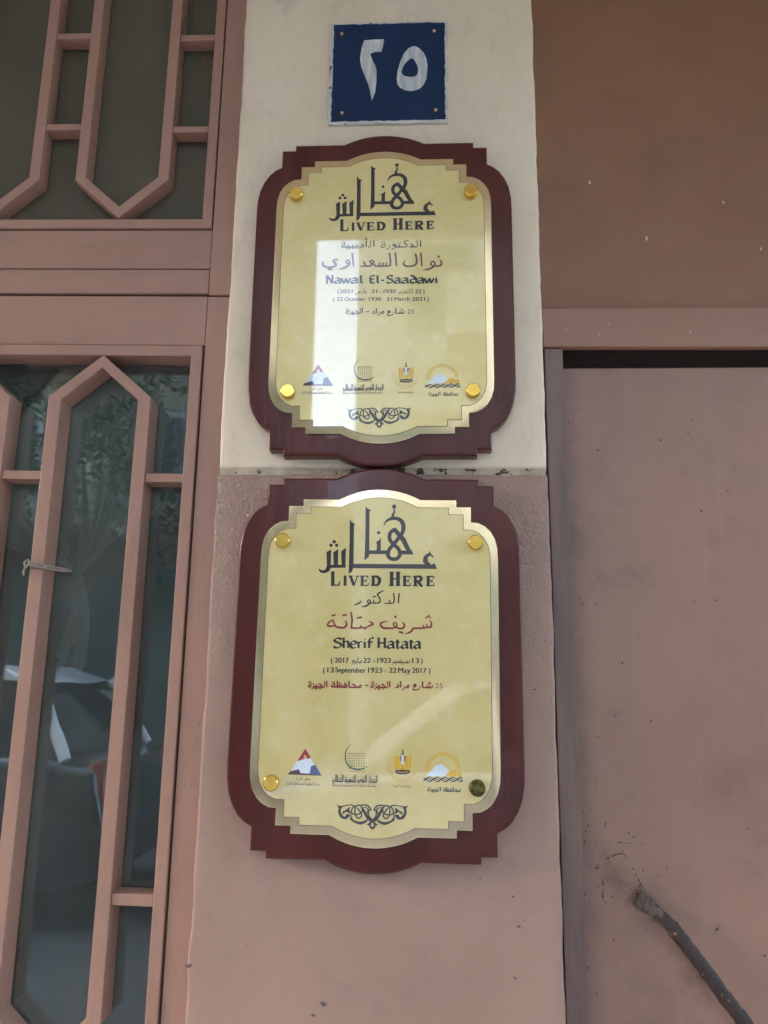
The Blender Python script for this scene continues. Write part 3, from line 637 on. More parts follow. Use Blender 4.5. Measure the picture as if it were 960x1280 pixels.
# --- lettering: a small stroke alphabet
AR = {  # (advance, strokes, dots) with the right edge at x = advance; baseline 0, alif 1
 'A': (.26, [[(.12, 1), (.13, 0)]], []), 'a': (.3, [[(.3, 0), (.14, .0)], [(.14, 1), (.13, 0)]], []),
 'L': (.3, [[(.17, 1), (.17, .02), (0, 0)]], []), 'l': (.3, [[(.3, 0), (0, 0)], [(.15, 1), (.15, 0)]], []),
 'b': (.32, [[(.32, 0), (0, 0)], [(.17, .4), (.16, 0)]], [(.17, -.25)]), 't': (.34, [[(.34, 0), (0, 0)], [(.17, .4), (.16, 0)]], [(.1, .62), (.26, .62)]),
 'n': (.32, [[(.32, 0), (0, 0)], [(.17, .4), (.16, 0)]], [(.17, .62)]), 'y': (.34, [[(.34, 0), (0, 0)], [(.17, .4), (.16, 0)]], [(.08, -.25), (.26, -.25)]),
 'T': (.34, [[(.2, .45), (.22, .02), (0, 0)]], [(.1, .68), (.27, .68)]),
 'S': (.8, [[(.72, .42), (.72, .02), (0, 0)], [(.5, .36), (.48, 0)], [(.28, .36), (.26, 0)]], []), 's': (.8, [[(.8, 0), (0, 0)], [(.66, .4), (.64, 0)], [(.45, .36), (.43, 0)], [(.25, .36), (.23, 0)]], []),
 'X': (.8, [[(.72, .42), (.72, .02), (0, 0)], [(.5, .36), (.48, 0)], [(.28, .36), (.26, 0)]], [(.38, .62), (.58, .62), (.48, .8)]),
 'Z': (1.1, [[(1.04, .42), (1.02, .02), (.62, 0), (.6, -.22), (.4, -.36), (.15, -.3), (.06, -.05)], [(.84, .36), (.82, 0)], [(.62, .36), (.62, 0)]], []),
 'j': (.56, [[(.56, 0), (0, 0)], [(.08, .46), (.3, .42), (.5, .02)]], [(.3, -.27)]), 'h': (.56, [[(.56, 0), (0, 0)], [(.08, .46), (.3, .42), (.5, .02)]], []),
 'r': (.36, [[(.36, 0), (.24, .0), (.2, -.18), (.02, -.34)], [(.24, .2), (.24, 0)]], []), 'R': (.36, [[(.26, .26), (.26, -.06), (.18, -.24), (.02, -.34)]], []),
 'z': (.36, [[(.36, 0), (.24, .0), (.2, -.18), (.02, -.34)], [(.24, .2), (.24, 0)]], [(.22, .5)]), 'Q': (.36, [[(.26, .26), (.26, -.06), (.18, -.24), (.02, -.34)]], [(.22, .55)]),
 'e': (.42, [[(.42, 0), (.34, .05), (.32, .5), (.1, .32), (.08, .06), (.3, .02)]], [(.14, .75), (.3, .75)]), 'E': (.42, [[(.36, .5), (.12, .34), (.08, .06), (.3, .0), (.38, .2), (.34, .5)]], [(.16, .78), (.32, .78)]),
 'M': (.44, [[(.4, .16), (.32, .36), (.16, .26), (.2, .02), (.38, .02)], [(.3, .02), (0, 0)]], []), 'm': (.42, [[(.42, 0), (.34, .28), (.16, .24), (.14, .02), (0, 0)], [(.36, .02), (.1, .02)]], []),
 'D': (.42, [[(.2, .46), (.36, .18), (.32, .0), (.04, 0)]], []), 'd': (.42, [[(.42, 0), (.04, 0)], [(.16, .48), (.32, .04)]], []),
 'V': (.5, [[(.44, .38), (.22, .5), (.14, .28), (.4, .2), (.2, .05), (.1, -.16), (.2, -.38), (.5, -.36)]], []), 'v': (.46, [[(.46, 0), (.34, .02), (.16, .4), (.36, .42), (.2, .04), (0, 0)]], []),
 'f': (.44, [[(.44, 0), (0, 0)], [(.28, .02), (.38, .28), (.2, .42), (.1, .22), (.26, .04)]], [(.22, .68)]), 'q': (.44, [[(.44, 0), (0, 0)], [(.28, .02), (.38, .28), (.2, .42), (.1, .22), (.26, .04)]], [(.14, .68), (.32, .68)]),
 'w': (.62, [[(.62, 0), (0, 0)], [(.16, 1), (.16, .02)], [(.2, .06), (.4, .36), (.54, .24), (.46, .02)]], [(.36, .62)]),
 'K': (.5, [[(.48, 1.02), (.14, .74), (.36, .3), (.34, .02), (0, 0)]], []), 'k': (.5, [[(.5, 0), (.36, .02), (.36, .3), (.14, .72), (.48, 1.0)], [(.4, 0), (0, 0)]], []),
 'W': (.42, [[(.36, .3), (.2, .42), (.12, .2), (.34, .12), (.36, .28), (.3, -.1), (.02, -.34)]], []), 'u': (.44, [[(.44, 0), (.36, .02), (.38, .3), (.2, .42), (.14, .2), (.36, .12)], [(.37, .2), (.32, -.1), (.02, -.34)]], []),
 'H': (.3, [[(.14, .92), (.14, 0)], [(.06, 1.28), (.16, 1.3), (.1, 1.14), (.22, 1.12)]], []),
 'B': (.3, [[(.3, .0), (.22, 0), (.0, 1.0)], [(.14, .95), (.2, .02)]], []), '-': (.45, [[(.05, .3), (.4, .3)]], []), ' ': (.3, [], []), '*': (.2, [[(.1, .3), (.12, .1)]], []),
}
def arabic(I, words, x0, x1, y0, h, wd):
    """words: letters in reading order (right to left), fitted between x0 and x1 on baseline y0"""
    tot = sum(AR[c][0] for c in words); sx = (x1-x0)/tot; x = x1
    for c in words:
        adv, st, dots = AR[c]; x -= adv*sx
        for s_ in st: I.stroke([(x+p[0]*sx, y0+p[1]*h) for p in s_], wd, nib=math.radians(60) if len(s_) > 2 else None, cap=False)
        for p in dots: I.dot((x+p[0]*sx, y0+p[1]*h), wd*.62, 4, math.pi/2)
LA = {
 'S': [[(.92, .82), (.7, .97), (.3, .94), (.12, .75), (.35, .58), (.75, .45), (.9, .24), (.65, .04), (.25, .02), (.05, .15)]],
 'h': [[(.2, 1.05), (.2, 0)], [(.2, .48), (.5, .66), (.82, .55), (.82, 0)]], 'e': [[(.15, .3), (.9, .45), (.75, .66), (.35, .66), (.08, .36), (.25, .04), (.6, 0), (.92, .12)]],
 'r': [[(.2, .64), (.22, 0)], [(.22, .45), (.5, .62), (.9, .62)]], 'i': [[(.5, .64), (.5, 0)], [(.45, .88), (.6, .84)]], 'f': [[(.3, 0), (.32, .75), (.55, 1.0), (.95, 1.0)], [(.05, .6), (.8, .6)]],
 'H': [[(.18, 1), (.18, 0)], [(.84, 1), (.84, 0)], [(.18, .52), (.84, .52)], [(.05, .98), (.32, .98)], [(.7, .98), (.98, .98)]],
 'a': [[(.12, .56), (.5, .68), (.78, .52), (.78, .1), (.98, .02)], [(.78, .36), (.35, .34), (.1, .16), (.35, -.01), (.78, .14)]], 't': [[(.42, .86), (.42, .12), (.62, 0), (.95, .08)], [(.05, .62), (.9, .62)]],
 'N': [[(.14, 1), (.14, 0)], [(.02, .98), (.2, .95), (.84, .02)], [(.86, 1), (.86, 0)], [(.72, .98), (.98, .98)], [(0, .02), (.28, .02)]], 'w': [[(.02, .64), (.3, .02), (.52, .6), (.72, .02), (.98, .66)]],
 'l': [[(.45, 1.02), (.45, .1), (.9, .02)]], 'E': [[(.9, .92), (.45, .98), (.2, .75), (.2, .25), (.45, .02), (.92, .06)], [(.2, .52), (.8, .52)]], '-': [[(.1, .36), (.9, .36)]],
 'd': [[(.1, .98), (.45, .92), (.9, .5), (.8, .1), (.45, 0), (.12, .2), (.3, .52), (.85, .48)]],
}
def latin(I, items, y0, h, wd, f):
    for c, a, b_ in items:
        for s_ in LA[c]:
            I.stroke([f(a+p[0]*(b_-a), y0-p[1]*h) for p in s_], wd*1.15, smooth=len(s_) > 3, nib=math.radians(28), cap=False)
SERIF = {'L': [((.22, 0), (.22, 1), 1), ((.0, .98), (.46, .98), .35), ((0, .02), (.95, .02), .4), ((.95, 0), (.97, .28), .4)], 'I': [((.5, 0), (.5, 1), 1), ((.1, .98), (.9, .98), .4), ((.1, .02), (.9, .02), .4)],
 'V': [((.2, 1), (.52, 0), 1), ((.82, 1), (.52, 0), .4), ((0, .98), (.42, .98), .35), ((.66, .98), (1, .98), .35)], 'E': [((.24, 0), (.24, 1), 1), ((0, .98), (.9, .98), .4), ((0, .02), (.95, .02), .4), ((.24, .5), (.72, .5), .4), ((.9, 1), (.92, .74), .35), ((.95, 0), (.97, .28), .35), ((.72, .36), (.72, .66), .35)],
 'H': [((.22, 0), (.22, 1), 1), ((.8, 0), (.8, 1), 1), ((0, .98), (.42, .98), .35), ((.6, .98), (1, .98), .35), ((0, .02), (.42, .02), .35), ((.6, .02), (1, .02), .35), ((.22, .5), (.8, .5), .4)]}
def serif(I, items, y0, f):
    for c, a, b_, h, wd in items:
        F_ = lambda p: f(a+p[0]*(b_-a), y0-p[1]*h)
        k = 1/5.647*.00088
        for s_ in SERIF.get('I' if c in 'DR' else c, []):
            if c in 'DR': s_ = ((.24 if s_[0][0] == s_[1][0] else s_[0][0]*.6-.06, s_[0][1]), (.24 if s_[0][0] == s_[1][0] else s_[1][0]*.6-.06, s_[1][1]), s_[2])
            I.stroke([F_(s_[0]), F_(s_[1])], wd*k*s_[2], cap=False)
        if c == 'D': I.stroke([F_(p) for p in ((.24, .97), (.6, .95), (.9, .72), (.92, .4), (.72, .08), (.24, .03))], [wd*k*.4, wd*k*.8, wd*k*1.1, wd*k*1.1, wd*k*.8, wd*k*.4], cap=False)
        if c == 'R':
            I.stroke([F_(p) for p in ((.24, .97), (.62, .97), (.82, .8), (.76, .55), (.24, .47))], [wd*k*.4, wd*k*.8, wd*k*1.1, wd*k*.8, wd*k*.4], cap=False)
            I.stroke([F_(p) for p in ((.5, .48), (.78, .08), (.98, -.08))], [wd*k, wd*k, wd*k*.4], cap=False)
def blender_text(name, txt, x0, x1, y0, h, off, m, parent, bold=.0):
    """a line of Latin print from Blender's own font, fitted to a box (plaque coordinates)"""
    c = bpy.data.curves.new('tmp', 'FONT'); c.body = txt; c.size = 1; c.offset = bold; c.resolution_u = 3
    o = bpy.data.objects.new('tmp', c); COL.objects.link(o); bpy.context.view_layer.update()
    dg = bpy.context.evaluated_depsgraph_get(); me = bpy.data.meshes.new_from_object(o.evaluated_get(dg))
    xs = [v.co.x for v in me.vertices]; a, b_ = min(xs), max(xs); CAP = .69
    for v in me.vertices: v.co = Vector((x0+(v.co.x-a)/(b_-a)*(x1-x0), off, y0+v.co.y/CAP*h))
    bpy.data.objects.remove(o); bpy.data.curves.remove(c)
    bm = bmesh.new(); bm.from_mesh(me); bpy.data.meshes.remove(me); return bm
def merge(I, bm, mi=0):
    for f in bm.faces: f.material_index = mi
    me = bpy.data.meshes.new('tmp'); bm.to_mesh(me); bm.free(); I.bm.from_mesh(me); bpy.data.meshes.remove(me)

YF = -.0196                                                     # printed face; ink starts a hair in front
YI = YF-.00006
C2 = Vector((-.0440, 0, 1.5150)); C1 = Vector((-.0440, 0, 1.9320))
def local(o, s, c):
    return lambda x, y: (lambda p: (p[0]-c.x, p[1]-c.z))(px(o[0]+x/s, o[1]+y/s, YI))
PLX = .00088                                                   # metres per photo pixel on the lower plaque (about)

def print_common(t):
    """heading, ornament and the four emblems, the same on both plaques"""
    f = local((390, 615), 5.647, C2); k = PLX/5.647
    I = Ink(YI); P = lambda pts: I.poly([f(*p) for p in pts]); St = lambda pts, wd, **kw: I.stroke([f(*p) for p in pts], [q*k for q in wd] if isinstance(wd, (list, tuple)) else wd*k, **kw)
    P([(373, 100), (388, 118), (412, 128), (401, 138), (400, 452), (388, 466), (365, 484), (368, 440), (372, 300)])
    P([(398, 412), (548, 412), (548, 438), (398, 438)]); P([(618, 412), (672, 412), (690, 418), (696, 402), (714, 440), (625, 440)])
    P([(447, 352), (462, 346), (482, 323), (481, 414), (451, 414), (455, 372)]); I.dot(f(466, 287), 12*k, 8)
    St([(500, 243), (518, 208), (555, 188), (600, 188), (632, 212), (641, 252), (630, 292), (608, 312)], [2, 14, 22, 26, 30, 30, 26, 14], cap=False)
    St([(566, 185), (566, 160), (576, 140), (572, 112)], [26, 16, 12, 8], cap=False); I.dot(f(574, 102), 15*k, 12)
    St([(572, 258), (640, 335), (664, 385), (692, 432)], [28, 34, 32, 22], smooth=False, cap=False)
    St([(577, 262), (546, 292), (545, 335), (575, 372), (606, 400), (617, 440), (598, 468), (572, 474), (546, 466), (531, 438), (545, 400), (573, 368), (602, 330), (632, 290)], 26, cap=False)
    P([(262, 190), (275, 213), (301, 228), (292, 238), (291, 400), (290, 530), (280, 562), (256, 580), (258, 500), (262, 330)])
    P([(286, 508), (800, 508), (840, 510), (862, 502), (880, 541), (286, 538)])
    P([(826, 412), (838, 436), (856, 455), (850, 463), (830, 446), (812, 463), (815, 488), (838, 510), (800, 514), (778, 490), (784, 455), (806, 435), (822, 428)])
    P([(98, 425), (132, 408), (128, 545), (112, 566), (82, 577), (55, 570), (40, 546), (48, 544), (70, 556), (92, 548), (102, 520)])
    P([(146, 428), (182, 404), (180, 520), (150, 520)]); P([(202, 420), (236, 394), (232, 536), (206, 536)]); P([(120, 515), (234, 515), (234, 536), (120, 538)])
    for d in ((152, 353), (130, 378), (170, 378)): I.dot(f(*d), 12.5*k, 8)
    I.done('calligraphy', M['ink'], t)
    I = Ink(YI)
    serif(I, [('L', 130, 192, 97, 24), ('I', 220, 242, 68, 20), ('V', 252, 332, 68, 20), ('E', 338, 396, 68, 20), ('D', 414, 478, 68, 20), ('H', 542, 620, 97, 25), ('E', 638, 692, 68, 20), ('R', 710, 780, 68, 20), ('E', 804, 860, 68, 20)], 661, f)
    I.done('heading_text', M['ink'], t)
    # ornament
    f = local((410, 995), 8, C2); k = PLX/8; I = Ink(YI)
    for sgn in (1, -1):
        g_ = lambda x, y: f(452+sgn*(x-452), y+(2 if sgn < 0 else 0))
        St = lambda pts, wd, **kw: I.stroke([g_(*p) for p in pts], [q*k for q in wd] if isinstance(wd, (list, tuple)) else wd*k, cap=False, **kw)
        Pp = lambda pts: I.poly([g_(*p) for p in pts])
        Pp([(90, 80), (108, 96), (135, 102), (150, 112), (134, 140), (118, 142), (112, 118)])
        St([(126, 120), (124, 165), (146, 208), (185, 222), (214, 204), (222, 180)], [20, 26, 26, 18, 12, 4])
        St([(128, 108), (165, 102), (205, 92), (245, 92), (285, 108)], [12, 10, 8, 10, 12])
        Pp([(150, 160), (186, 140), (228, 108), (222, 145), (240, 176), (212, 168), (190, 158), (170, 172), (160, 188)])
        Pp([(176, 210), (190, 186), (226, 178), (222, 202), (205, 222)])
        St([(268, 104), (244, 140), (250, 175), (300, 186), (345, 160), (345, 115), (318, 92), (290, 104), (276, 150), (290, 205), (320, 222), (345, 195), (330, 160), (300, 120)], 12)
        St([(318, 96), (362, 90), (405, 98), (440, 138)], [8, 12, 14, 12]); St([(345, 108), (372, 160), (408, 222), (440, 250)], [10, 26, 26, 16])
        St([(440, 138), (416, 150), (418, 200), (452, 240)], [12, 10, 12, 12]); St([(362, 110), (410, 130), (405, 150), (398, 190)], [8, 10, 12, 6])
        St([(236, 170), (240, 230), (282, 260), (335, 272), (385, 254), (405, 232)], [8, 16, 18, 26, 20, 6]); Pp([(226, 236), (250, 215), (262, 250), (240, 246)])
        Pp([(452, 236), (430, 258), (398, 284), (408, 296), (418, 290), (426, 318), (452, 336), (452, 312), (438, 298), (440, 276), (452, 262)])
    I.done('ornament', M['ink'], t)
    # triangle emblem
    f = local((350, 920), 7.385, C2); k = PLX/7.385; I = Ink(YI); P = lambda pts: I.poly([f(*p) for p in pts])
    I.mi = 0; P([(75, 360), (100, 330), (180, 310), (198, 348), (290, 352), (390, 370)])
    I.mi = 1; P([(160, 238), (205, 228), (240, 214), (288, 208), (322, 270), (292, 282), (282, 350), (196, 346), (178, 310), (104, 328)])
    I.mi = 2; P([(238, 120), (290, 207), (252, 214), (246, 186), (230, 178), (222, 194), (236, 206), (206, 222), (163, 236)])
    I.mi = 3; P([(290, 284), (330, 268), (391, 369), (278, 354)])
    I.mi = 4
    arabic(I, 'MjLZ ALWQRA*'.replace('LZ', 'lZ'), *[f(165, 0)[0], f(298, 0)[0]], f(0, 402)[1], 22*k, 4.5*k)
    arabic(I, 'MRKQ ALMvlWMAt WDvM AtKAD ALqRAR', f(75, 0)[0], f(388, 0)[0], f(0, 450)[1], 22*k, 4.5*k)
    I.done('emblem', [M['ink_maroon'], M['ink_pale'], M['ink_crimson'], M['ink_blue'], M['ink_grey']], t)
    # dotted grid and crescent
    I = Ink(YI); St = lambda pts, wd, **kw: I.stroke([f(*p) for p in pts], [q*k for q in wd] if isinstance(wd, (list, tuple)) else wd*k, **kw)
    I.mi = 0
    for a in range(7):
        for c in range(7): q = f(648+a*21.8, 184+c*23.6); I.dot(q, 5.6*k, 4, math.pi/4)
    I.mi = 1; St([(630, 164), (790, 163)], 4, cap=False); I.mi = 2
    St([(660, 75), (622, 120), (608, 180), (618, 245), (652, 288), (712, 310), (770, 302), (820, 277)], [2, 7, 10, 11, 12, 12, 10, 2], cap=False)
    I.mi = 0
    arabic(I, 'ALjhAQ ALqWMy LltnSyq ALhwARy'.replace('Sy', 'sy'), f(500, 0)[0], f(912, 0)[0], f(0, 412)[1], 58*k, 7*k)
    St([(500, 418), (905, 416)], 3, cap=False)
    merge(I, blender_text('t', 'National Organization For Urban Harmony', f(500, 0)[0], f(902, 0)[0], f(0, 453)[1], 14*k, YI-.0008, None, None, .012))
    I.done('emblem', [M['ink'], M['line'], M['ink_green']], t)
    # eagle
    f = local((470, 925), 8, C2); k = PLX/8; I = Ink(YI)
    P = lambda pts: I.poly([f(*p) for p in pts]); St = lambda pts, wd, **kw: I.stroke([f(*p) for p in pts], [q*k for q in wd] if isinstance(wd, (list, tuple)) else wd*k, **kw)
    I.mi = 0
    for sg in (1, -1):
        m_ = lambda pts: [(272+sg*(x-272), y) for x, y in pts]
        P(m_([(187, 148), (200, 152), (212, 160), (212, 290), (190, 290)])); P(m_([(215, 152), (236, 160), (240, 200), (248, 240), (236, 292), (216, 290)]))
        St(m_([(125, 218), (128, 270), (155, 340), (210, 400), (272, 420)]), 4.5, cap=False); St(m_([(150, 220), (156, 280), (190, 345), (230, 375), (272, 382)]), 4, cap=False)
        St(m_([(118, 218), (155, 218)]), 4, cap=False)
    P([(255, 252), (272, 232), (290, 252), (302, 298), (244, 298)]); I.mi = 3
    P([(261, 98), (272, 90), (281, 96), (279, 118), (290, 146), (254, 146), (265, 118)])
    I.mi = 1; P([(240, 160), (256, 162), (262, 222), (250, 210)]); I.mi = 2; P([(258, 160), (286, 160), (284, 238), (272, 244), (260, 236)])
    I.mi = 4; P([(288, 162), (305, 160), (296, 210), (286, 224)]); P([(208, 298), (336, 298), (348, 312), (342, 330), (300, 342), (240, 342), (206, 332), (198, 314)])
    I.mi = 0; St([(216, 316), (272, 322), (332, 314)], 6, cap=False)
    I.mi = 4
    for a in range(-62, 63, 11):
        q = (272+136*math.sin(math.radians(a))*.98, 262+136*math.cos(math.radians(a))); I.dot(f(*q), 4*k, 4)
    I.mi = 3; arabic(I, 'jMhWRye MsR ALvRbye'.replace('sR', 'sR'), f(185, 0)[0], f(360, 0)[0], f(0, 460)[1], 20*k, 3.2*k)
    I.done('emblem', [M['ink_gold'], M['ink_crimson'], M['ink_pale'], M['ink_grey'], M['ink']], t)
    # pyramids under the arch
    I = Ink(YI); I.mi = 0
    for R_ in (172, 150):
        St([(677+R_*math.cos(math.radians(a)), 298-R_*math.sin(math.radians(a))+(0)) for a in range(184, -5, -9)], 10, smooth=False, cap=False)
    I.mi = 1; P([(506, 358), (600, 255), (632, 248), (662, 240), (742, 305), (692, 360)])
    I.mi = 0; P([(700, 360), (722, 330), (742, 308), (752, 299), (808, 298), (812, 312), (800, 322), (850, 312), (872, 342), (845, 362)])
    I.mi = 2
    for ph, yy in ((0, 376), (1.5, 390), (3.0, 404)):
        St([(482+i*13, yy+9*math.sin(i*1.05+ph)) for i in range(31)], 9, cap=False)
    arabic(I, 'MhafwE ALjyzE'.replace('hafwE', 'hafwe'), f(518, 0)[0], f(850, 0)[0], f(0, 494)[1], 36*k, 8.5*k)
    I.done('emblem', [M['ink_gold'], M['ink_pale'], M['ink']], t)

def arabic_px(I, words, f, x0, x1, yb, h, wd, k): arabic(I, words, f(x0, yb)[0], f(x1, yb)[0], f((x0+x1)/2, yb)[1], h*k, wd*k)
def make_plaque(c, roty, label, tarnished):
    t = thing('memorial_plaque', (c.x, 0, c.z), label, 'plaque', 'memorial plaques on the pillar', roty)
    o = link('wooden_board', prism(OUT, -.0165, .001, .0032, 4), M['wood'], t, True, local=True)
    link('brass_plate', prism(INN, -.0190, -.0164, .0007, 2), M['brass'], t, True, local=True)
    link('border_line', prism([(x*1.0, z) for x, z in LIN], -.0192, -.0189, 0), M['line'], t, local=True)
    ins = []
    n = len(LIN)
    for i in range(n):                                          # printed field, a hair inside the engraved line
        a, b_, d = Vector(LIN[i-1]), Vector(LIN[i]), Vector(LIN[(i+1) % n])
        e1 = (b_-a).normalized(); e2 = (d-b_).normalized(); n1 = Vector((e1.y, -e1.x)); n2 = Vector((e2.y, -e2.x)); bi = n1+n2
        bi = bi/max(.5, bi.dot(n1)) if bi.length > 1e-6 else n1
        ins.append(tuple(b_+bi*.0007))
    link('printed_face', prism(ins, YF, -.0191, 0), M['face'], t, local=True)
    for k, (bx, bz) in enumerate(((-.1030, .1245), (.1030, .1245), (-.1035, -.1228), (.1030, -.1228))):
        bm = lathe([(0, -.0268), (.0070, -.0268), (.0078, -.0260), (.0080, -.0245), (.0080, -.0196)], bx, bz, 30)
        bt = link('bolt', bm, M['old_bolt'] if (tarnished and k == 3) else M['bolt'], t, True, local=True)
        if tarnished and k == 3: bt['label'] = 'blackened tarnished bolt at the lower right corner'
    print_common(t)
    return t

p1 = make_plaque(C1, 0, 'upper gold and mahogany memorial plaque, on the cream part of the pillar', False)
p2 = make_plaque(C2, math.radians(.3), 'lower gold and mahogany memorial plaque with a red Arabic name, on the pink plaster', True)

# --- lower plaque text
f = local((390, 735), 5.647, C2); k = PLX/5.647
I = Ink(YI); St = lambda pts, wd, **kw: I.stroke([f(*p) for p in pts], [q*k for q in wd] if isinstance(wd, (list, tuple)) else wd*k, **kw)
St([(612, 36), (608, 108)], [11, 8], cap=False); St([(574, 38), (578, 85), (570, 105), (545, 107)], [10, 10, 9, 8]); St([(552, 107), (528, 107), (506, 108)], [8, 9, 4], cap=False); St([(540, 84), (553, 102)], [9, 8], cap=False)
St([(506, 17), (484, 28), (460, 44), (468, 60), (478, 78), (474, 102), (445, 107)], [5, 10, 11, 9, 10, 10, 8], cap=False); St([(449, 107), (438, 106), (432, 90)], 9); St([(428, 64), (448, 58)], 10, cap=False)
St([(440, 107), (405, 107)], 8, cap=False); St([(402, 108), (412, 94), (400, 84), (388, 96), (402, 108)], 8); St([(410, 100), (400, 114), (376, 128), (346, 134)], [10, 12, 12, 4], cap=False); St([(345, 90), (340, 100), (322, 112), (292, 122)], [5, 12, 12, 4], cap=False)
I.done('title_text', M['ink'], p2)
I = Ink(YI); W = 14
St([(832, 226), (842, 250), (836, 272), (818, 276), (806, 256)], [6, 13, 14, 12, 8]); St([(812, 274), (796, 280), (782, 260)], [10, 12, 8]); St([(792, 280), (765, 282), (715, 284), (704, 300), (685, 314), (655, 322)], [11, 13, 13, 14, 14, 4], cap=False)
St([(798, 214), (825, 190)], 9, cap=False); St([(823, 190), (834, 214)], 9, cap=False)
St([(636, 240), (652, 262), (636, 284), (602, 282)], [5, 14, 14, 11]); St([(604, 282), (578, 266), (572, 250), (590, 244), (598, 262), (580, 280), (540, 284), (500, 280), (482, 262), (488, 246), (512, 238), (538, 232)], [11, 10, 9, 9, 10, 11, 13, 15, 14, 12, 9, 4], cap=False)
St([(612, 308), (645, 316)], 13, cap=False); I.dot(f(587, 202), 11*k, 4, .6)
St([(396, 236), (418, 244), (428, 256), (404, 268), (372, 284)], [4, 13, 14, 12, 10], cap=False); St([(374, 296), (374, 274)], 8, cap=False); St([(376, 283), (340, 280), (330, 284), (300, 284), (274, 282)], [10, 13, 11, 13, 12]); St([(346, 262), (342, 282)], 9, cap=False)
St([(273, 168), (282, 225), (276, 282)], [10, 14, 10], cap=False); St([(314, 213), (352, 206)], 12, cap=False)
St([(232, 230), (243, 258), (226, 280), (195, 280), (172, 276), (156, 255), (148, 226)], [5, 14, 13, 14, 12, 10, 8], cap=False); St([(150, 226), (124, 240), (108, 262), (128, 272), (164, 264)], [8, 11, 12, 12, 6], cap=False)
St([(212, 196), (246, 189)], 12, cap=False); St([(136, 198), (166, 190)], 11, cap=False)
I.done('name_text', M['red'], p2)
I = Ink(YI); latin(I, [('S', 150, 212), ('h', 212, 266), ('e', 268, 316), ('r', 320, 358), ('i', 358, 386), ('f', 388, 438), ('H', 458, 524), ('a', 526, 586), ('t', 586, 624), ('a', 626, 682), ('t', 684, 718), ('a', 718, 770)], 424, 70, 15*k, f)
I.done('latin_name', M['ink'], p2)
def text_bits(I, bits, f, yb, h, k, bold):
    for tx, a, b_ in bits:
        for q in range(3 if bold else 1):                           # three passes a hair apart thicken the strokes
            d = (q-1)*bold*3.2*h*k if bold else 0
            merge(I, blender_text('t', tx, f(a, yb)[0]+d, f(b_, yb)[0]+d, f((a+b_)/2, yb)[1], h*k, YI-.0001-.00002*q, None, None, 0))
f = local((380, 810), 5.333, C2); k = PLX/5.333
I = Ink(YI); text_bits(I, [('(', 180, 190), ('2017', 206, 298), ('22', 396, 442), ('-', 462, 476), ('1923', 490, 578), ('13', 722, 766), (')', 780, 790)], f, 100, 32, k, .013)
arabic_px(I, 'MaWyu'.replace('yu', 'yu')[0:2]+'yu', f, 315, 388, 98, 34, 5.5, k); arabic_px(I, 'Sbtmbr', f, 585, 706, 98, 34, 5.5, k); I.done('arabic_date', M['ink'], p2)
I = Ink(YI); text_bits(I, [('(', 128, 138), ('13', 156, 198), ('September', 210, 412), ('1923', 428, 520), ('–', 532, 548), ('22', 568, 616), ('May', 628, 710), ('2017', 722, 816), (')', 832, 842)], f, 165, 32, k, .013); I.done('latin_date', M['ink'], p2)
I = Ink(YI); text_bits(I, [('25', 876, 926)], f, 266, 30, k, .0); arabic_px(I, 'XaRV', f, 720, 860, 262, 38, 10, k); arabic_px(I, 'MRAD', f, 608, 706, 262, 38, 10, k); arabic_px(I, 'ALjyzE', f, 443, 580, 262, 38, 10, k)
arabic_px(I, '-', f, 406, 432, 262, 38, 8, k); arabic_px(I, 'Mhafwe', f, 180, 388, 262, 38, 10, k); arabic_px(I, 'ALjyzE', f, 25, 160, 262, 38, 10, k); I.done('address_text', M['red'], p2)

# --- upper plaque text
f = local((390, 290), 5.647, C1); k = .00096/5.647
I = Ink(YI); arabic_px(I, 'ALdKtuRE'.replace('dK', 'dK'), f, 480, 780, 106, 50, 8.5, k); arabic_px(I, 'ALHDybyE'.replace('byE', 'bye'), f, 203, 448, 106, 50, 8.5, k); I.done('title_text', M['ink'], p1)
I = Ink(YI); St = lambda pts, wd, **kw: I.stroke([f(*p) for p in pts], [q*k for q in wd] if isinstance(wd, (list, tuple)) else wd*k, **kw)
St([(902, 196), (914, 214), (908, 236), (882, 241), (862, 240)], [6, 14, 14, 13, 12]); I.dot(f(893, 174), 11*k, 4, .6); St([(864, 240), (868, 218), (852, 208), (838, 224), (852, 240), (866, 236)], 11); St([(862, 240), (846, 252), (818, 264), (783, 269)], [12, 15, 15, 4], cap=False)
St([(768, 145), (776, 242)], [13, 11], cap=False); St([(730, 152), (740, 200), (730, 230), (700, 241), (666, 241), (646, 226), (656, 204)], [12, 14, 14, 13, 14, 14, 5], cap=False)
St([(588, 145), (596, 242)], [14, 11], cap=False); St([(546, 148), (554, 205), (552, 236)], [13, 13, 12], cap=False); St([(556, 238), (500, 241), (445, 240)], 12, cap=False)
for xx in (524, 500, 476): St([(xx+2, 216), (xx-2, 240)], 11, cap=False)
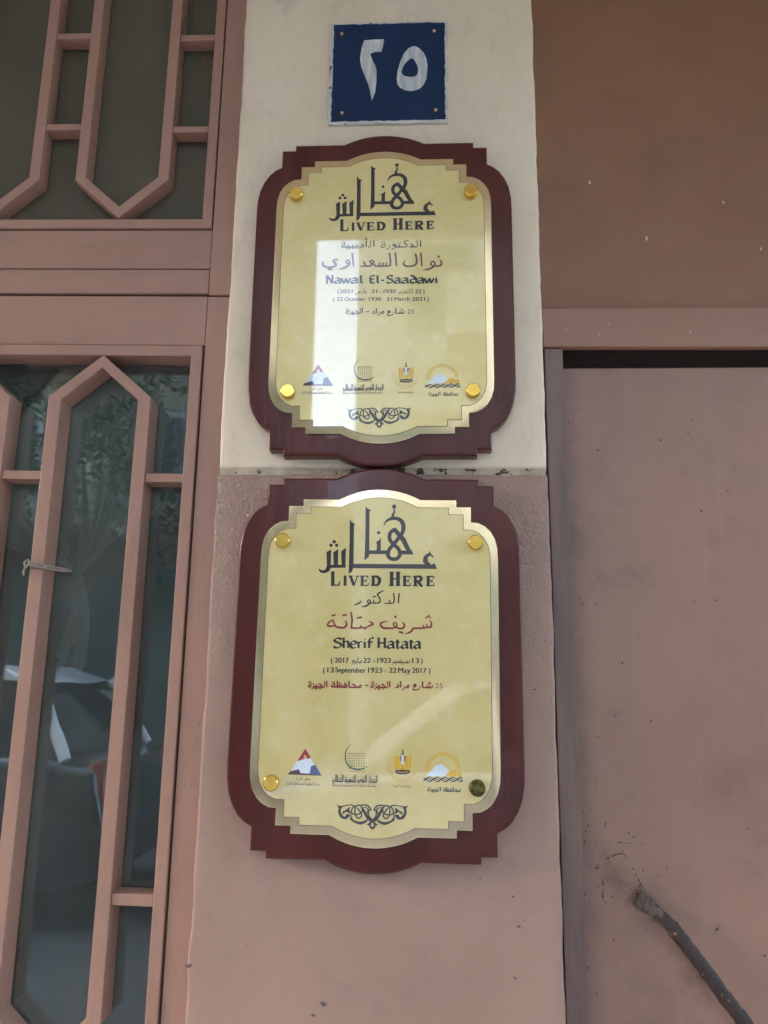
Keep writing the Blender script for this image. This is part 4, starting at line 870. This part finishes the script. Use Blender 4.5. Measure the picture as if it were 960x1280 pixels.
St([(450, 240), (428, 226), (408, 210), (426, 202), (436, 214), (412, 238), (384, 241)], [12, 11, 11, 10, 11, 12, 11]); St([(388, 241), (340, 241)], [11, 7], cap=False); St([(364, 208), (378, 238)], [12, 11], cap=False)
St([(284, 148), (293, 242)], [14, 11], cap=False); St([(266, 216), (256, 198), (240, 210), (252, 224), (268, 214)], 10); St([(268, 212), (258, 234), (230, 252), (188, 264)], [13, 15, 15, 4], cap=False)
St([(186, 202), (168, 194), (150, 206), (168, 224), (164, 240), (132, 250), (94, 246), (74, 228), (84, 208)], [6, 11, 12, 13, 13, 14, 15, 13, 5], cap=False); St([(112, 262), (142, 268)], 13, cap=False)
I.done('name_text', M['red_reflect'], p1)
I = Ink(YI); latin(I, [('N', 98, 152), ('a', 156, 208), ('w', 206, 272), ('a', 272, 330), ('l', 331, 362), ('E', 404, 448), ('l', 452, 476), ('-', 484, 514), ('S', 526, 574), ('a', 576, 630), ('a', 630, 686), ('d', 688, 742), ('a', 740, 796), ('w', 792, 862), ('i', 864, 890)], 361, 54, 14*k, f)
I.done('latin_name', M['ink'], p1)
I = Ink(YI); text_bits(I, [('(2021', 180, 286), ('21', 420, 460), ('-', 478, 492), ('1930', 506, 590), ('22', 728, 772), (')', 785, 794)], f, 432, 28, k, .011); arabic_px(I, 'MaRZ', f, 304, 388, 430, 32, 4.5, k); arabic_px(I, 'AKtubr'.replace('ubr', 'uBr')[:4]+'br', f, 604, 714, 430, 32, 4.5, k); I.done('arabic_date', M['ink'], p1)
I = Ink(YI); text_bits(I, [('(', 150, 160), ('22', 174, 216), ('October', 230, 376), ('1930-', 402, 500), ('21', 526, 566), ('March', 582, 690), ('2021', 706, 798), (')', 814, 824)], f, 486, 27, k, .011); I.done('latin_date', M['ink'], p1)
I = Ink(YI); text_bits(I, [('25', 674, 720)], f, 576, 30, k, .0); arabic_px(I, 'XaRV', f, 525, 656, 574, 38, 8, k); arabic_px(I, 'MRAD', f, 420, 512, 574, 38, 8, k); arabic_px(I, '-', f, 380, 406, 574, 38, 7, k); arabic_px(I, 'ALjyzE', f, 236, 362, 574, 38, 8, k); I.done('address_text', M['ink'], p1)
